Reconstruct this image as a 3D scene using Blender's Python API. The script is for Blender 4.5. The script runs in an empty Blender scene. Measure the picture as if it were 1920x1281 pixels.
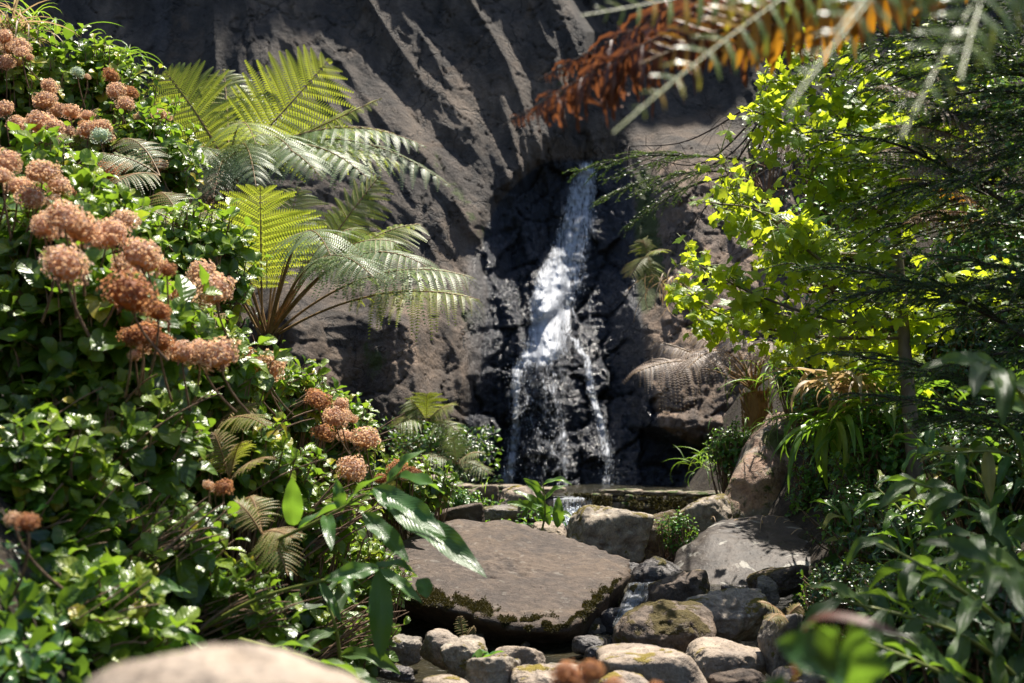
import bpy, bmesh, math, random
import numpy as np
from mathutils import Vector
PI = math.pi
# ------------------------------------------------------------------ camera, sky, sun, exposure
scn = bpy.context.scene
C = scn.collection
PITCH = math.radians(3.43); CAMZ = 1.5; K = 36.0 / 50.0 / 1920.0
cd = bpy.data.cameras.new('camera'); cam = bpy.data.objects.new('camera', cd); C.objects.link(cam)
cam.location = (0, 0, CAMZ); cam.rotation_euler = (PI/2 + PITCH, 0, 0)
cd.lens = 50; cd.sensor_width = 36; cd.clip_start = 0.05; cd.clip_end = 900
cd.dof.use_dof = True; cd.dof.focus_distance = 8.3; cd.dof.aperture_fstop = 3.2
scn.camera = cam
SUN_EL, SUN_AZ = math.radians(67), math.radians(33)     # azimuth measured from +Y towards +X
w = bpy.data.worlds.new('World'); scn.world = w; w.use_nodes = True
nt = w.node_tree; bg = nt.nodes['Background']
sky = nt.nodes.new('ShaderNodeTexSky'); sky.sky_type = 'NISHITA'; sky.sun_disc = False
sky.sun_elevation = SUN_EL; sky.sun_rotation = SUN_AZ
nt.links.new(sky.outputs[0], bg.inputs[0]); bg.inputs[1].default_value = 0.085
sl = bpy.data.lights.new('sun', 'SUN'); sun = bpy.data.objects.new('sun', sl); C.objects.link(sun)
sl.energy = 5.0; sl.angle = math.radians(0.5); sl.color = (1.0, 0.93, 0.82)
SD = Vector((math.sin(SUN_AZ)*math.cos(SUN_EL), math.cos(SUN_AZ)*math.cos(SUN_EL), math.sin(SUN_EL)))
sun.rotation_euler = SD.to_track_quat('Z', 'Y').to_euler()
vs = scn.view_settings; vs.view_transform = 'Standard'; vs.look = 'None'; vs.gamma = 1; vs.exposure = 1.2
cy = scn.cycles
cy.max_bounces = 6; cy.diffuse_bounces = 3; cy.glossy_bounces = 2; cy.transmission_bounces = 4
cy.transparent_max_bounces = 12; cy.use_denoising = True; cy.caustics_reflective = False; cy.caustics_refractive = False
cy.sample_clamp_indirect = 4

# ------------------------------------------------------------------ helpers
R = np.random.RandomState(7)
cp, sp_ = math.cos(PITCH), math.sin(PITCH)
def P(px, py, D):
    """point seen at photo pixel (px, py) at depth D metres"""
    px, py, D = np.broadcast_arrays(np.asarray(px, float), np.asarray(py, float), np.asarray(D, float))
    x = (px-960)*K*D; y = (640.5-py)*K*D
    return np.stack([x, D*cp - y*sp_, CAMZ + D*sp_ + y*cp], -1)
def norm(a): return a/np.maximum(np.linalg.norm(a, axis=-1, keepdims=True), 1e-9)
def sstep(a, b, x):
    t = np.clip((x-a)/(b-a), 0, 1); return t*t*(3-2*t)
def hsh(ix, iy, iz, s=0):
    n = (ix.astype(np.int64)*374761393 + iy.astype(np.int64)*668265263 + iz.astype(np.int64)*2147483647 + s*1274126177) & 0xffffffff
    n = ((n ^ (n >> 13))*1274126177) & 0xffffffff
    n = ((n ^ (n >> 16))*2246822519) & 0xffffffff
    return ((n ^ (n >> 15)) & 0xffffff)/float(0xffffff)
def vnoise(p, s=0):
    p = np.asarray(p, float); i = np.floor(p); f = p-i; f = f*f*f*(f*(f*6-15)+10); i = i.astype(np.int64)
    out = 0
    for dx in (0, 1):
        for dy in (0, 1):
            for dz in (0, 1):
                wt = (f[..., 0] if dx else 1-f[..., 0])*(f[..., 1] if dy else 1-f[..., 1])*(f[..., 2] if dz else 1-f[..., 2])
                out = out + wt*hsh(i[..., 0]+dx, i[..., 1]+dy, i[..., 2]+dz, s)
    return out*2-1
def fbm(p, o=4, s=0, g=0.5):
    a = 1; t = 0; p = np.asarray(p, float)
    for k in range(o):
        t = t + a*vnoise(p*2**k + k*17.3, s+k); a *= g
    return t
def cell(p2, s=0):
    """cellular noise in 2D: distance to nearest, second nearest, id value"""
    i = np.floor(p2).astype(np.int64); f1 = np.full(p2.shape[:-1], 9.); f2 = f1.copy(); idv = f1*0; gx = f1*0; gy = f1*0
    for dx in (-1, 0, 1):
        for dy in (-1, 0, 1):
            cx = i[..., 0]+dx; cyy = i[..., 1]+dy; z = cx*0
            hx = cx + hsh(cx, cyy, z, s); hy = cyy + hsh(cx, cyy, z, s+5)
            d = np.hypot(p2[..., 0]-hx, p2[..., 1]-hy); m = d < f1
            f2 = np.where(m, f1, np.minimum(f2, d)); idv = np.where(m, hsh(cx, cyy, z, s+9), idv)
            gx = np.where(m, p2[..., 0]-hx, gx); gy = np.where(m, p2[..., 1]-hy, gy); f1 = np.where(m, d, f1)
    return f1, f2, idv, gx, gy

class MB:
    """collects geometry and a per-point vector attribute 'lf' (across, along, random)"""
    def __init__(s): s.V = []; s.F = {3: [], 4: []}; s.A = []; s.n = 0
    def add(s, V, faces, A=None):
        V = np.asarray(V, float).reshape(-1, 3)
        if A is None: A = np.zeros_like(V)
        for F in (faces if isinstance(faces, list) else [faces]):
            F = np.asarray(F, np.int64)
            if F.size: s.F[F.shape[1]].append(F + s.n)
        s.V.append(V); s.A.append(np.broadcast_to(A, V.shape)); s.n += len(V)
    def mesh(s, name, mat, smooth=True):
        V = np.concatenate(s.V).astype(np.float32); A = np.concatenate(s.A).astype(np.float32)
        me = bpy.data.meshes.new(name)
        loops = []; tot = []
        for k in (3, 4):
            if s.F[k]:
                F = np.concatenate(s.F[k]); loops.append(F.ravel()); tot.append(np.full(len(F), k))
        L = np.concatenate(loops).astype(np.int32); T = np.concatenate(tot).astype(np.int32)
        me.vertices.add(len(V)); me.vertices.foreach_set('co', V.ravel())
        me.loops.add(len(L)); me.loops.foreach_set('vertex_index', L)
        me.polygons.add(len(T)); me.polygons.foreach_set('loop_start', np.concatenate([[0], np.cumsum(T)[:-1]]).astype(np.int32))
        me.polygons.foreach_set('use_smooth', np.full(len(T), smooth))
        me.update(calc_edges=True)
        at = me.attributes.new('lf', 'FLOAT_VECTOR', 'POINT'); at.data.foreach_set('vector', A.ravel())
        me.materials.append(mat)
        return me
def link(name, me, parent=None):
    o = bpy.data.objects.new(name, me); C.objects.link(o)
    if parent is not None:
        o.parent = parent; o.location = -np.array(parent.location)
    return o
def tag(o, label=None, cat=None, group=None, kind=None):
    if label: o['label'] = label
    if cat: o['category'] = cat
    if group: o['group'] = group
    if kind: o['kind'] = kind
    return o
def thing(name, loc, label, cat, group=None):
    o = bpy.data.objects.new(name, None); C.objects.link(o); o.location = tuple(float(v) for v in loc); o.empty_display_size = .1
    return tag(o, label, cat, group)

def tube(mb, pts, r0, r1, sides=6, rnd=0.5):
    pts = np.asarray(pts, float); n = len(pts)
    T = norm(np.gradient(pts, axis=0)); ref = np.array([0.3, 0.2, 1.0]); ref = np.where(np.abs(T@norm(ref))[:, None] > .95, [[1., 0, 0]], ref[None])
    X = norm(np.cross(T, ref)); Y = np.cross(T, X)
    r = np.linspace(r0, r1, n)[:, None, None]; a = np.linspace(0, 2*PI, sides, endpoint=False)
    V = pts[:, None] + r*(np.cos(a)[None, :, None]*X[:, None] + np.sin(a)[None, :, None]*Y[:, None])
    i = np.arange(n-1)[:, None]*sides; j = np.arange(sides)[None]; j2 = (j+1) % sides
    F = np.stack([i+j, i+j2, i+sides+j2, i+sides+j], -1).reshape(-1, 4)
    A = np.stack(np.broadcast_arrays(np.cos(a)[None], np.linspace(0, 1, n)[:, None], rnd), -1).reshape(-1, 3)
    mb.add(V, F, A)
def bez(p0, pc, p1, n=8):
    t = np.linspace(0, 1, n)[:, None]; p0, pc, p1 = map(np.asarray, (p0, pc, p1))
    return (1-t)**2*p0 + 2*t*(1-t)*pc + t*t*p1
def spline(pts, n=20):
    pts = np.asarray(pts, float); m = len(pts); P_ = np.concatenate([[2*pts[0]-pts[1]], pts, [2*pts[-1]-pts[-2]]])
    t = np.linspace(0, m-1-1e-6, n); i = t.astype(int); f = (t-i)[:, None]
    a, b, c, d = P_[i], P_[i+1], P_[i+2], P_[i+3]
    return .5*(2*b + (c-a)*f + (2*a-5*b+4*c-d)*f*f + (3*b-a-3*c+d)*f**3)

# leaf templates: y along, x across, z normal
def leaf_t(width, nseg=7, fold=.25, droop=.6, wave=0., twist=0., kind='ovate', serr=0., cols=5):
    v = np.linspace(0, 1, nseg+1)
    if kind == 'ovate': pr = np.sin(PI*v**1.02)**.72*(1-.08*v)
    elif kind == 'obov': pr = np.sin(PI*v**1.3)**.8
    elif kind == 'strap': pr = np.minimum(1, v*8)*(1-v**3)
    else: pr = np.sin(PI*v**.85)**.75
    pr[0] = .04; pr[-1] = 0.01
    ang = np.cumsum(np.full(nseg+1, droop/nseg)) - droop/nseg
    yy = np.concatenate([[0], np.cumsum(np.cos(ang[:-1]))])/nseg; zz = -np.concatenate([[0], np.cumsum(np.sin(ang[:-1]))])/nseg
    u = np.linspace(-1, 1, cols); V = []; A = []
    for i in range(nseg+1):
        wd = width*.5*pr[i]*(1 + serr*((i % 2)*2-1))
        for c in u:
            tw = twist*v[i]; x = c*wd; z = abs(c)*wd*fold*2 + wave*wd*np.sin(v[i]*13 + (1.3 if c > 0 else 0))*abs(c)
            nx = -(-np.sin(ang[i])); ny = np.cos(ang[i])
            xr = x*np.cos(tw); zr = z + x*np.sin(tw)
            V.append((xr, yy[i] + zr*np.sin(ang[i]), zz[i] + zr*np.cos(ang[i]))); A.append((c, v[i], 0))
    i = np.arange(nseg)[:, None]*cols; j = np.arange(cols-1)[None]
    F = np.stack([i+j, i+j+1, i+cols+j+1, i+cols+j], -1).reshape(-1, 4)
    return np.array(V), F, np.array(A)
def lobed_t(cup=.2):
    h = [(0, 0), (.16, -.08), (.40, -.04), (.34, .12), (.50, .20), (.66, .44), (.46, .44), (.38, .58), (.22, .58), (.20, .76), (0, 1.0)]
    out = h + [(-x, y) for x, y in h[-2:0:-1]]
    V = [(0, .3, .02)] + [(x, y, -cup*(x*x*1.3 + (y-.3)**2*.8)) for x, y in out]
    n = len(out); F = [(0, 1+i, 1+(i+1) % n) for i in range(n)]
    A = [(0, .4, 0)] + [(x, y, 0) for x, y in out]
    return np.array(V), np.array(F), np.array(A)
def scatter(mb, T, pos, dr, nor, sc, rnd):
    V, F, A = T; pos = np.asarray(pos, float).reshape(-1, 3); n = len(pos)
    if not n: return
    Y = norm(np.broadcast_to(dr, (n, 3))); Z = np.broadcast_to(nor, (n, 3)); Z = norm(Z - (Z*Y).sum(-1, keepdims=True)*Y); X = np.cross(Y, Z)
    sc = np.broadcast_to(sc, (n,))[:, None, None]
    W = pos[:, None] + sc*(V[None, :, :1]*X[:, None] + V[None, :, 1:2]*Y[:, None] + V[None, :, 2:]*Z[:, None])
    AA = np.repeat(A[None], n, 0).copy(); AA[..., 2] = np.broadcast_to(rnd, (n,))[:, None]
    FF = (F[None] + (np.arange(n)*len(V))[:, None, None]).reshape(-1, F.shape[1])
    mb.add(W.reshape(-1, 3), FF, AA.reshape(-1, 3))
def scatter_mix(mb, Ts, pos, dr, nor, sc, rnd):
    pos = np.asarray(pos).reshape(-1, 3); n = len(pos); dr = np.broadcast_to(dr, (n, 3)); nor = np.broadcast_to(nor, (n, 3)); sc = np.broadcast_to(sc, (n,)); rnd = np.broadcast_to(rnd, (n,))
    pick = R.randint(0, len(Ts), n)
    for k, T in enumerate(Ts):
        m = pick == k; scatter(mb, T, pos[m], dr[m], nor[m], sc[m], rnd[m])
HYD = [leaf_t(.66, 8, .16, d, .12, t, 'ovate', .04) for d, t in ((.3, .1), (.9, -.15), (1.4, .25), (.6, -.3))]
SMALL = [leaf_t(.5, 4, .2, d, 0, t, 'obov', 0, 3) for d, t in ((.2, 0), (.7, .2), (1.1, -.2))]
GING = [leaf_t(.23, 14, .30, d, .35, t, 'lance') for d, t in ((.7, .3), (1.3, -.4), (1.9, .6), (1.0, -.1))]
GRS = [leaf_t(.035, 7, .4, d, 0, t, 'strap', 0, 3) for d, t in ((1.0, .2), (1.8, -.5), (2.6, .6))]
STRAP = [leaf_t(.09, 8, .35, d, .1, t, 'strap', 0, 3) for d, t in ((1.0, .2), (1.7, -.5), (2.4, .6))]
MAPLE = [lobed_t(.15), lobed_t(.45), lobed_t(-.15), lobed_t(.7)]

# ------------------------------------------------------------------ materials
class NT:
    def __init__(s, name):
        s.m = bpy.data.materials.new(name); s.m.use_nodes = True; s.t = s.m.node_tree; s.t.nodes.clear()
        s.out = s.t.nodes.new('ShaderNodeOutputMaterial')
    def n(s, typ, **kw):
        nd = s.t.nodes.new(typ); ins = kw.pop('i', {})
        for k, v in kw.items(): setattr(nd, k, v)
        for k, v in ins.items():
            if hasattr(v, 'is_linked') or isinstance(v, bpy.types.NodeSocket): s.t.links.new(v, nd.inputs[k])
            else: nd.inputs[k].default_value = v
        return nd
    def math(s, op, a, b=0., c=None):
        nd = s.n('ShaderNodeMath', operation=op, i={0: a, 1: b})
        if c is not None:
            if isinstance(c, bpy.types.NodeSocket): s.t.links.new(c, nd.inputs[2])
            else: nd.inputs[2].default_value = c
        return nd.outputs[0]
    def ramp(s, fac, stops, interp='LINEAR'):
        nd = s.n('ShaderNodeValToRGB', i={0: fac}); cr = nd.color_ramp; cr.interpolation = interp
        while len(cr.elements) < len(stops): cr.elements.new(.5)
        for e, (p, c) in zip(cr.elements, stops):
            e.position = p; e.color = (*c, 1) if len(c) == 3 else c
        return nd.outputs[0]
    def step(s, x, a, b):
        return s.n('ShaderNodeMapRange', interpolation_type='SMOOTHSTEP', i={0: x, 1: a, 2: b, 3: 0., 4: 1.}).outputs[0]
    def mix(s, f, a, b, mode='MIX'):
        nd = s.n('ShaderNodeMix', data_type='RGBA', blend_type=mode)
        for k, v in ((0, f), (6, a), (7, b)):
            if isinstance(v, bpy.types.NodeSocket): s.t.links.new(v, nd.inputs[k])
            else: nd.inputs[k].default_value = v if k == 0 else (*v, 1) if len(v) == 3 else v
        return nd.outputs[2]
    def noise(s, vec, scale, detail=5, rough=.55, dist=0.):
        return s.n('ShaderNodeTexNoise', i={'Vector': vec, 'Scale': scale, 'Detail': detail, 'Roughness': rough, 'Distortion': dist}).outputs[0]
    def done(s, sh): s.t.links.new(sh, s.out.inputs[0]); return s.m
def mat_leaf(name, stops, rough=.38, trans=.35, tcol=(.25, .42, .03), veins=.5, spec=.5, nv=26, spot=.0):
    n = NT(name); at = n.n('ShaderNodeAttribute', attribute_name='lf'); sx = n.n('ShaderNodeSeparateXYZ', i={0: at.outputs['Vector']})
    u, v, r = sx.outputs
    geo = n.n('ShaderNodeNewGeometry').outputs['Position']
    col = n.ramp(r, stops)
    nz = n.noise(geo, 14, 3); col = n.mix(.5, col, n.ramp(nz, [(.3, (.55, .6, .5)), (.7, (1.3, 1.25, 1.2))]), 'MULTIPLY')
    au = n.math('ABSOLUTE', u)
    if veins:
        mid = n.math('SUBTRACT', 1, n.step(au, .0, .09))
        sv = n.math('SINE', n.math('MULTIPLY', n.math('SUBTRACT', v, n.math('MULTIPLY', au, .22)), nv*2.))
        svv = n.math('MULTIPLY', n.step(sv, .6, 1.), .45)
        vm = n.math('MULTIPLY', n.math('MAXIMUM', mid, svv), veins)
        col = n.mix(vm, col, n.mix(1., col, (1.9, 1.7, 1.5), 'MULTIPLY'))
        bmp = n.n('ShaderNodeBump', i={'Strength': .35, 'Distance': .004, 'Height': n.math('SUBTRACT', n.math('MULTIPLY', sv, .4), mid)}).outputs[0]
    else:
        bmp = n.n('ShaderNodeBump', i={'Strength': .3, 'Distance': .004, 'Height': n.noise(geo, 90, 2)}).outputs[0]
    if spot:
        sn = n.step(n.noise(geo, 40, 4, .7), .66, .70); col = n.mix(n.math('MULTIPLY', sn, spot), col, (.10, .045, .012))
    bs = n.n('ShaderNodeBsdfPrincipled', i={'Base Color': col, 'Roughness': rough, 'Specular IOR Level': spec, 'Normal': bmp})
    tr = n.n('ShaderNodeBsdfTranslucent', i={'Color': n.mix(1., n.mix(.6, col, tcol), (1.6, 1.6, 1.3), 'MULTIPLY')})
    mx = n.n('ShaderNodeMixShader', i={0: trans, 1: bs.outputs[0], 2: tr.outputs[0]})
    return n.done(mx.outputs[0])
def mat_bark(name, a, b, scale=30, rough=.8, spec=.3):
    n = NT(name); geo = n.n('ShaderNodeNewGeometry').outputs['Position']
    nz = n.noise(n.n('ShaderNodeMapping', i={0: geo, 3: (1, 1, .35)}).outputs[0], scale, 5, .65)
    bs = n.n('ShaderNodeBsdfPrincipled', i={'Base Color': n.ramp(nz, [(.3, a), (.7, b)]), 'Roughness': rough, 'Specular IOR Level': spec,
        'Normal': n.n('ShaderNodeBump', i={'Strength': .6, 'Distance': .01, 'Height': nz}).outputs[0]})
    return n.done(bs.outputs[0])
def mat_rock(name, dark, light, moss=.0, lichen=.2, rough=.75, scale=1., mosscol=(.085, .065, .012), wet=0., vary=None, bump=1., pit=.0):
    """stone: mottled, pitted, with moss on some upward patches and pale lichen spots"""
    n = NT(name); g = n.n('ShaderNodeNewGeometry'); tc = n.n('ShaderNodeTexCoord').outputs['Object']
    oi = n.n('ShaderNodeObjectInfo').outputs['Random']
    pos = n.n('ShaderNodeVectorMath', operation='ADD', i={0: g.outputs['Position'], 1: (0, 0, 0)}).outputs[0]
    big = n.noise(pos, 2.2*scale, 5, .6, .4); med = n.noise(pos, 9*scale, 6, .68, .3); fin = n.noise(pos, 60*scale, 4, .7)
    col = n.ramp(med, [(.32, dark), (.66, light)])
    col = n.mix(.75, col, n.ramp(big, [(.35, (.62, .6, .62)), (.65, (1.25, 1.18, 1.08))]), 'MULTIPLY')
    col = n.mix(.8, col, n.ramp(fin, [(.3, (.6, .6, .6)), (.7, (1.35, 1.33, 1.3))]), 'MULTIPLY')
    if vary: col = n.mix(n.step(n.noise(pos, 1.4*scale, 3, .5, 1.), .48, .62), col, n.mix(1., vary, n.ramp(med, [(.3, (.6, .6, .6)), (.7, (1.3, 1.3, 1.3))]), 'MULTIPLY'))
    pits = n.step(n.noise(pos, 26*scale, 5, .75, .4), .60, .68); col = n.mix(n.math('MULTIPLY', pits, .55), col, n.mix(1., col, (.25, .24, .24), 'MULTIPLY'))
    if lichen:
        li = n.step(n.noise(pos, 7*scale, 4, .6, .6), .60, .66); col = n.mix(n.math('MULTIPLY', li, lichen), col, (.42, .40, .35))
    ro = rough
    h = n.math('SUBTRACT', n.math('ADD', n.math('MULTIPLY', med, 1.3), n.math('MULTIPLY', fin, .3)), n.math('MULTIPLY', pits, .35))
    if moss:
        nz = n.n('ShaderNodeSeparateXYZ', i={0: g.outputs['Normal']}).outputs[2]
        mk = n.math('ADD', n.noise(pos, 3.2*scale, 5, .65, .5), n.math('MULTIPLY', nz, .10))
        mk = n.step(mk, .66-.22*moss, .72-.22*moss)
        mc = n.mix(n.noise(pos, 22, 4, .7), n.mix(1., mosscol, (.4, .45, .5), 'MULTIPLY'), n.mix(1., mosscol, (1.7, 1.8, 1.2), 'MULTIPLY'))
        col = n.mix(mk, col, mc)
        h = n.math('ADD', h, n.math('MULTIPLY', n.math('MULTIPLY', mk, n.noise(pos, 120, 3, .7)), 1.2))
    if wet:
        col = n.mix(wet, col, n.mix(1., col, (.35, .38, .45), 'MULTIPLY'))
    bs = n.n('ShaderNodeBsdfPrincipled', i={'Base Color': col, 'Roughness': ro, 'Specular IOR Level': .35,
        'Normal': n.n('ShaderNodeBump', i={'Strength': .75*bump, 'Distance': .03/scale, 'Height': h}).outputs[0]})
    return n.done(bs.outputs[0])

M = {}
M['hyd'] = mat_leaf('hydrangea_leaf', [(0, (.034, .075, .012)), (.4, (.085, .15, .018)), (.75, (.18, .25, .024)), (.92, (.24, .27, .03)), (1, (.42, .32, .03))], .33, .33, veins=.35, nv=20, spot=.25)
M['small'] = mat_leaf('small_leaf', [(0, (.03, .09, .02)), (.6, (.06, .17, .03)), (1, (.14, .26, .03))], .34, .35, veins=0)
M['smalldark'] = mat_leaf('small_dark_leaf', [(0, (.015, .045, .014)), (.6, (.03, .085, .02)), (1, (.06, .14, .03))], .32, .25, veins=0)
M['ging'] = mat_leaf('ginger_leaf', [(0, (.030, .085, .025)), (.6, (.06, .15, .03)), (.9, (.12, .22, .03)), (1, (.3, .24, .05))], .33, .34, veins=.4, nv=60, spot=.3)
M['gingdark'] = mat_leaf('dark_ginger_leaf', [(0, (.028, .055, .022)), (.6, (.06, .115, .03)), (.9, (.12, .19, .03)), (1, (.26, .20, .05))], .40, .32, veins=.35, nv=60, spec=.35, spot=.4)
M['maple'] = mat_leaf('lobed_leaf', [(0, (.05, .14, .02)), (.5, (.12, .22, .02)), (1, (.34, .42, .03))], .42, .54, (.58, .64, .03), veins=.25, nv=12)
M['fern'] = mat_leaf('fern_leaf', [(0, (.06, .13, .02)), (.6, (.14, .22, .03)), (1, (.30, .34, .05))], .45, .42, (.5, .55, .05), veins=0)
M['ferndeep'] = mat_leaf('deep_fern_leaf', [(0, (.04, .09, .035)), (.6, (.12, .19, .08)), (1, (.26, .33, .16))], .48, .30, (.25, .35, .08), veins=0)
M['ferndead'] = mat_leaf('dead_fern_leaf', [(0, (.055, .022, .014)), (.6, (.15, .055, .03)), (1, (.34, .16, .08))], .5, .2, (.35, .12, .05), veins=0)
M['ferngrey'] = mat_leaf('withered_or_sheen_fern_leaf', [(0, (.16, .12, .10)), (.6, (.28, .22, .19)), (1, (.40, .33, .28))], .55, .25, (.4, .3, .2), veins=0)
M['fernnear'] = mat_leaf('overhanging_fern_leaf', [(0, (.06, .11, .03)), (.5, (.11, .19, .05)), (.85, (.22, .27, .05)), (1, (.5, .26, .02))], .30, .35, (.5, .5, .05), veins=.2, nv=20)
M['fernorange'] = mat_leaf('orange_fern_leaf', [(0, (.20, .08, .015)), (1, (.48, .24, .03))], .45, .32, (.8, .35, .02), veins=0)
M['cedar'] = mat_leaf('cedar_needle', [(0, (.014, .045, .016)), (.6, (.03, .085, .022)), (1, (.09, .17, .03))], .42, .18, (.2, .3, .03), veins=0)
M['grass'] = mat_leaf('grass_blade', [(0, (.05, .13, .02)), (.7, (.12, .24, .03)), (1, (.3, .34, .06))], .42, .40, veins=0)
M['straw'] = mat_leaf('dry_blade', [(0, (.24, .15, .09)), (1, (.50, .38, .26))], .55, .3, (.5, .35, .2), veins=0)
M['moss'] = mat_leaf('moss_leaf', [(0, (.03, .028, .006)), (.8, (.085, .068, .014)), (1, (.11, .12, .02))], .8, .1, (.10, .08, .01), veins=0)
M['floret'] = mat_leaf('dried_floret', [(0, (.36, .20, .13)), (.45, (.60, .42, .34)), (.85, (.76, .60, .50)), (1, (.84, .70, .54))], .7, .32, (.80, .50, .32), veins=0, spec=.2)
M['floretdark'] = mat_leaf('brown_floret', [(0, (.20, .09, .05)), (.5, (.42, .20, .11)), (1, (.62, .38, .24))], .7, .3, (.65, .32, .16), veins=0, spec=.2)
M['floretpale'] = mat_leaf('pale_floret', [(0, (.38, .46, .42)), (1, (.62, .70, .62))], .6, .3, (.5, .6, .4), veins=0)
M['stem'] = mat_bark('woody_stem', (.10, .055, .035), (.30, .20, .13), 40)
M['greenstem'] = mat_bark('green_stem', (.10, .13, .02), (.22, .24, .05), 20, .45, .5)
M['ferntrunk'] = mat_bark('fern_trunk', (.03, .018, .012), (.12, .075, .045), 50, .9)
M['stipe'] = mat_bark('fern_stalk', (.16, .09, .035), (.34, .22, .10), 30, .55)
M['bark'] = mat_bark('grey_bark', (.10, .075, .055), (.24, .19, .14), 18)
M['darkbark'] = mat_bark('dark_bark', (.03, .022, .018), (.09, .065, .05), 20)
M['slab'] = mat_rock('brown_boulder_stone', (.038, .028, .023), (.100, .076, .062), moss=0., lichen=.16, scale=2.2, bump=1.3, vary=(.10, .07, .05))
M['pale'] = mat_rock('pale_stone', (.20, .16, .125), (.40, .34, .28), moss=.12, lichen=.15, mosscol=(.20, .14, .02), scale=1.6)
M['speck'] = mat_rock('speckled_stone', (.14, .12, .10), (.40, .35, .29), moss=.25, lichen=.5, mosscol=(.14, .10, .02), scale=1.9)
M['mossy'] = mat_rock('mossy_stone', (.06, .046, .038), (.17, .13, .10), moss=.62, lichen=.25, mosscol=(.075, .050, .010), scale=1.5)
M['dark'] = mat_rock('wet_dark_stone', (.035, .033, .036), (.11, .10, .10), moss=.1, lichen=.1, rough=.38, scale=1.5)
M['grey'] = mat_rock('grey_stone', (.09, .085, .08), (.25, .225, .20), moss=.2, lichen=.4, scale=1.4)
M['pink'] = mat_rock('ochre_pillar_stone', (.20, .12, .085), (.42, .29, .21), moss=.3, lichen=.5, scale=1.1, mosscol=(.08, .085, .02), vary=(.20, .17, .13))
M['slate'] = mat_rock('smooth_flat_stone', (.024, .020, .019), (.068, .055, .047), moss=0., lichen=.55, rough=.6, scale=.9, bump=.5)
M['wall'] = mat_rock('wall_stone', (.12, .10, .08), (.32, .27, .21), moss=.35, lichen=.2, scale=2.2, mosscol=(.05, .075, .012))

def mat_ground():
    n = NT('forest_floor'); pos = n.n('ShaderNodeNewGeometry').outputs['Position']
    a = n.noise(pos, 6, 6, .7); b = n.noise(pos, 40, 4, .7)
    col = n.mix(.7, n.ramp(a, [(.3, (.016, .012, .007)), (.55, (.04, .028, .016)), (.7, (.035, .045, .012))]), n.ramp(b, [(.3, (.5, .5, .5)), (.7, (1.6, 1.5, 1.4))]), 'MULTIPLY')
    bs = n.n('ShaderNodeBsdfPrincipled', i={'Base Color': col, 'Roughness': .95, 'Normal': n.n('ShaderNodeBump', i={'Strength': 1., 'Distance': .05, 'Height': n.math('ADD', a, b)}).outputs[0]})
    return n.done(bs.outputs[0])
M['ground'] = mat_ground()
def mat_cliff():
    """lf = (wet, moss, tone) painted where the real cliff is wet, mossy or paler; tone also paints in some sunlight and shade"""
    n = NT('cliff_rock'); g = n.n('ShaderNodeNewGeometry'); pos = g.outputs['Position']
    at = n.n('ShaderNodeAttribute', attribute_name='lf'); wet, moss, tone = n.n('ShaderNodeSeparateXYZ', i={0: at.outputs['Vector']}).outputs
    st = n.n('ShaderNodeMapping', i={0: pos, 2: (0, math.radians(-20), 0), 3: (1, 1, .16)}).outputs[0]
    s1 = n.noise(st, 2.6, 6, .6, .6); s2 = n.noise(pos, 1.3, 6, .62, .3); s3 = n.noise(pos, 11, 5, .72, .3); s4 = n.noise(pos, 45, 3, .7)
    col = n.ramp(s1, [(.30, (.029, .026, .023)), (.48, (.076, .064, .052)), (.72, (.142, .119, .096))])
    col = n.mix(.85, col, n.ramp(s2, [(.34, (.45, .46, .52)), (.62, (1.45, 1.32, 1.2))]), 'MULTIPLY')
    col = n.mix(.8, col, n.ramp(s3, [(.3, (.55, .55, .56)), (.7, (1.5, 1.45, 1.4))]), 'MULTIPLY')
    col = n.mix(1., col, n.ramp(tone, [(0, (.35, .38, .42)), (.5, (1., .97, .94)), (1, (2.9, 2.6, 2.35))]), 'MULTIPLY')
    cr = n.n('ShaderNodeTexVoronoi', feature='DISTANCE_TO_EDGE', i={'Vector': n.n('ShaderNodeVectorMath', operation='ADD', i={0: n.n('ShaderNodeMapping', i={0: pos, 3: (1, 1, .45)}).outputs[0], 1: n.n('ShaderNodeTexNoise', i={'Vector': pos, 'Scale': 2.2, 'Detail': 4}).outputs['Color']}).outputs[0], 'Scale': .9}).outputs[0]
    ck = n.math('SUBTRACT', 1., n.step(cr, .0, .018)); col = n.mix(n.math('MULTIPLY', ck, .75), col, (.012, .011, .010))
    sp = n.step(s4, .66, .74); col = n.mix(n.math('MULTIPLY', sp, .35), col, (.35, .33, .30))
    och = n.step(n.noise(pos, 1.1, 4, .6, .8), .52, .66); col = n.mix(n.math('MULTIPLY', och, .40), col, (.15, .098, .06))
    mk = n.step(n.math('ADD', n.math('MULTIPLY', moss, .62), n.math('MULTIPLY', n.noise(pos, 5, 6, .72), .6)), .60, .70)
    mc = n.mix(s3, (.012, .02, .005), (.09, .12, .02)); col = n.mix(mk, col, mc)
    wk = n.step(n.math('ADD', wet, n.math('MULTIPLY', n.math('SUBTRACT', s2, .5), .5)), .35, .65)
    col = n.mix(wk, col, n.mix(s3, (.006, .008, .013), (.045, .05, .065)))
    ro = n.n('ShaderNodeMapRange', i={0: wk, 3: .85, 4: .28}).outputs[0]
    h = n.math('SUBTRACT', n.math('ADD', n.math('ADD', n.math('MULTIPLY', s1, .8), s3), n.math('MULTIPLY', s4, .25)), n.math('MULTIPLY', ck, .5))
    bs = n.n('ShaderNodeBsdfPrincipled', i={'Base Color': col, 'Roughness': ro, 'Normal': n.n('ShaderNodeBump', i={'Strength': .9, 'Distance': .10, 'Height': h}).outputs[0]})
    return n.done(bs.outputs[0])
M['cliff'] = mat_cliff()
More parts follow.
